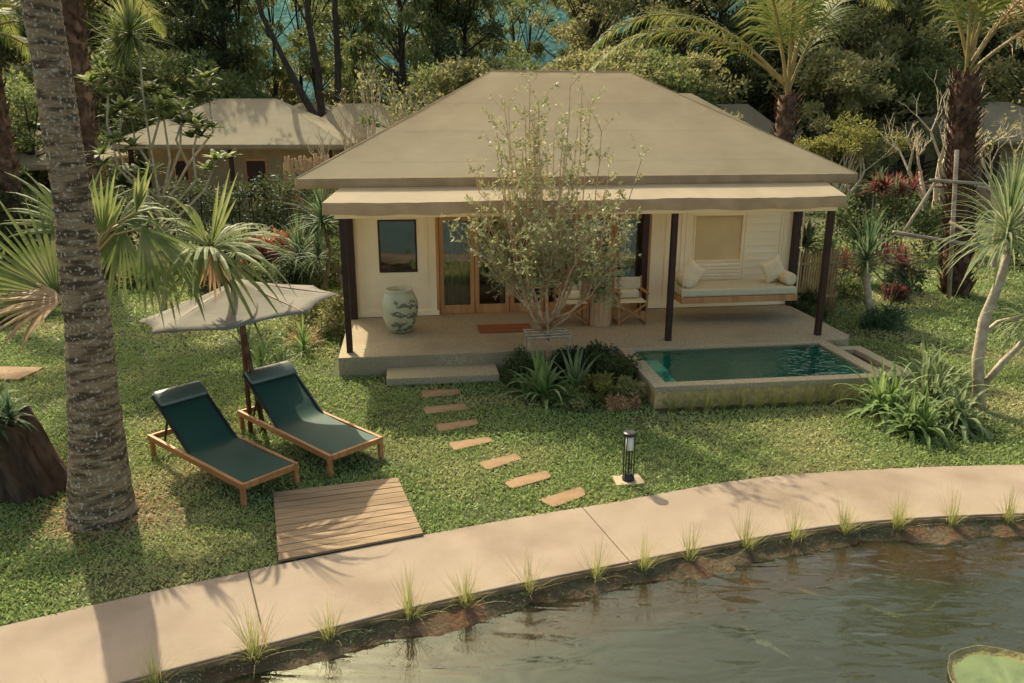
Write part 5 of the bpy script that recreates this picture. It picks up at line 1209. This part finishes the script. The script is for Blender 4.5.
def scatter(x0, x1, y0, y1, dens, L, W):
    n = int((x1 - x0) * (y1 - y0) * dens); x = rng.uniform(x0, x1, n); y = rng.uniform(y0, y1, n)
    keep = (y > np.interp(x, xu, yu) + .0) & (np.abs(x) < y * .72 + 1.2)
    for e in excl: keep &= ~inpoly(x, y, e)
    b = inpoly(x, y, bed); keep &= ~(b & (rng.random(n) < .8))
    d = np.hypot(x + 4.47, y - 7.66); keep &= ~((d < .42) | ((d < .95) & (rng.random(n) < .6 * (1 - (d - .42) / .53))))
    patch = np.sin(x * 1.9 + np.sin(y * 1.3) * 2) * np.sin(y * 2.3 + np.sin(x * 1.7) * 1.5); keep &= ~((patch > .58) & (rng.random(n) < .55))
    x, y = x[keep], y[keep]; n = len(x); a = rng.uniform(0, 2 * math.pi, n); el = rng.uniform(.1, 1.15, n)
    D = np.stack([np.cos(a) * np.cos(el), np.sin(a) * np.cos(el), np.sin(el)], 1)
    lump = .5 + .5 * np.sin(x * 7 + np.sin(y * 5) * 1.3) * np.sin(y * 8 + np.sin(x * 6))
    P = np.stack([x, y, rng.uniform(-.004, .018, n) + .014 * lump], 1)
    return leaf_arrays(P, D, L * rng.uniform(.6, 1.3, n), W * rng.uniform(.7, 1.3, n), rng, .9)
parts = [scatter(-8, 8, 5.2, 9.5, 2500, .048, .018), scatter(-10, 10.5, 9.5, 13.5, 1400, .058, .023), scatter(-13, 14.5, 13.5, 20, 520, .08, .036), scatter(-17, 19, 20, 27, 170, .11, .05)]
off = 0; VV, FF = [], []
for v, f in parts: VV.append(v); FF.append(f + off); off += len(v)
g = npmesh('lawn_grass', np.concatenate(VV), np.concatenate(FF), M['grassleaf']); tag(g, 'short broad-bladed lawn grass around the loungers and the pool', 'grass', kind='stuff')
n = 900; a = rng.uniform(0, 6.283, n); q = .34 + np.abs(rng.normal(0, .26, n)); x = -4.42 + q * np.cos(a); y = 7.66 + q * np.sin(a); b = rng.uniform(0, 6.283, n); el = rng.uniform(-.05, .5, n)
v, f = leaf_arrays(np.stack([x, y, rng.uniform(.01, .035, n)], 1), np.stack([np.cos(b) * np.cos(el), np.sin(b) * np.cos(el), np.sin(el)], 1), rng.uniform(.04, .13, n), rng.uniform(.008, .022, n), rng, .9)
g = npmesh('leaf_litter', v, f, M['lf_dry']); tag(g, 'dry brown leaf litter round the foot of the big palm trunk', 'leaf litter', kind='stuff')
# bits of grass and debris on the bank
parts = []
n = 11000; x = rng.uniform(-5, 8, n); yl = np.interp(x, [p[0] for p in LO], [p[1] for p in LO]); y = yl - rng.uniform(0, 1, n) ** 1.5 * .26
z = np.interp(yl - y, [0, .06, .18, .25], [-.03, -.05, -.13, -.18]); a = rng.uniform(0, 6.28, n); el = rng.uniform(-.1, .9, n)
D = np.stack([np.cos(a) * np.cos(el), np.sin(a) * np.cos(el), np.sin(el)], 1); v, f = leaf_arrays(np.stack([x, y, z + .005], 1), D, rng.uniform(.02, .09, n), rng.uniform(.002, .005, n), rng, .8)
g = npmesh('bank_grass', v, f, M['lf_strapdark']); tag(g, 'sparse creeping grass and stalks on the muddy pond bank', 'grass', kind='stuff')
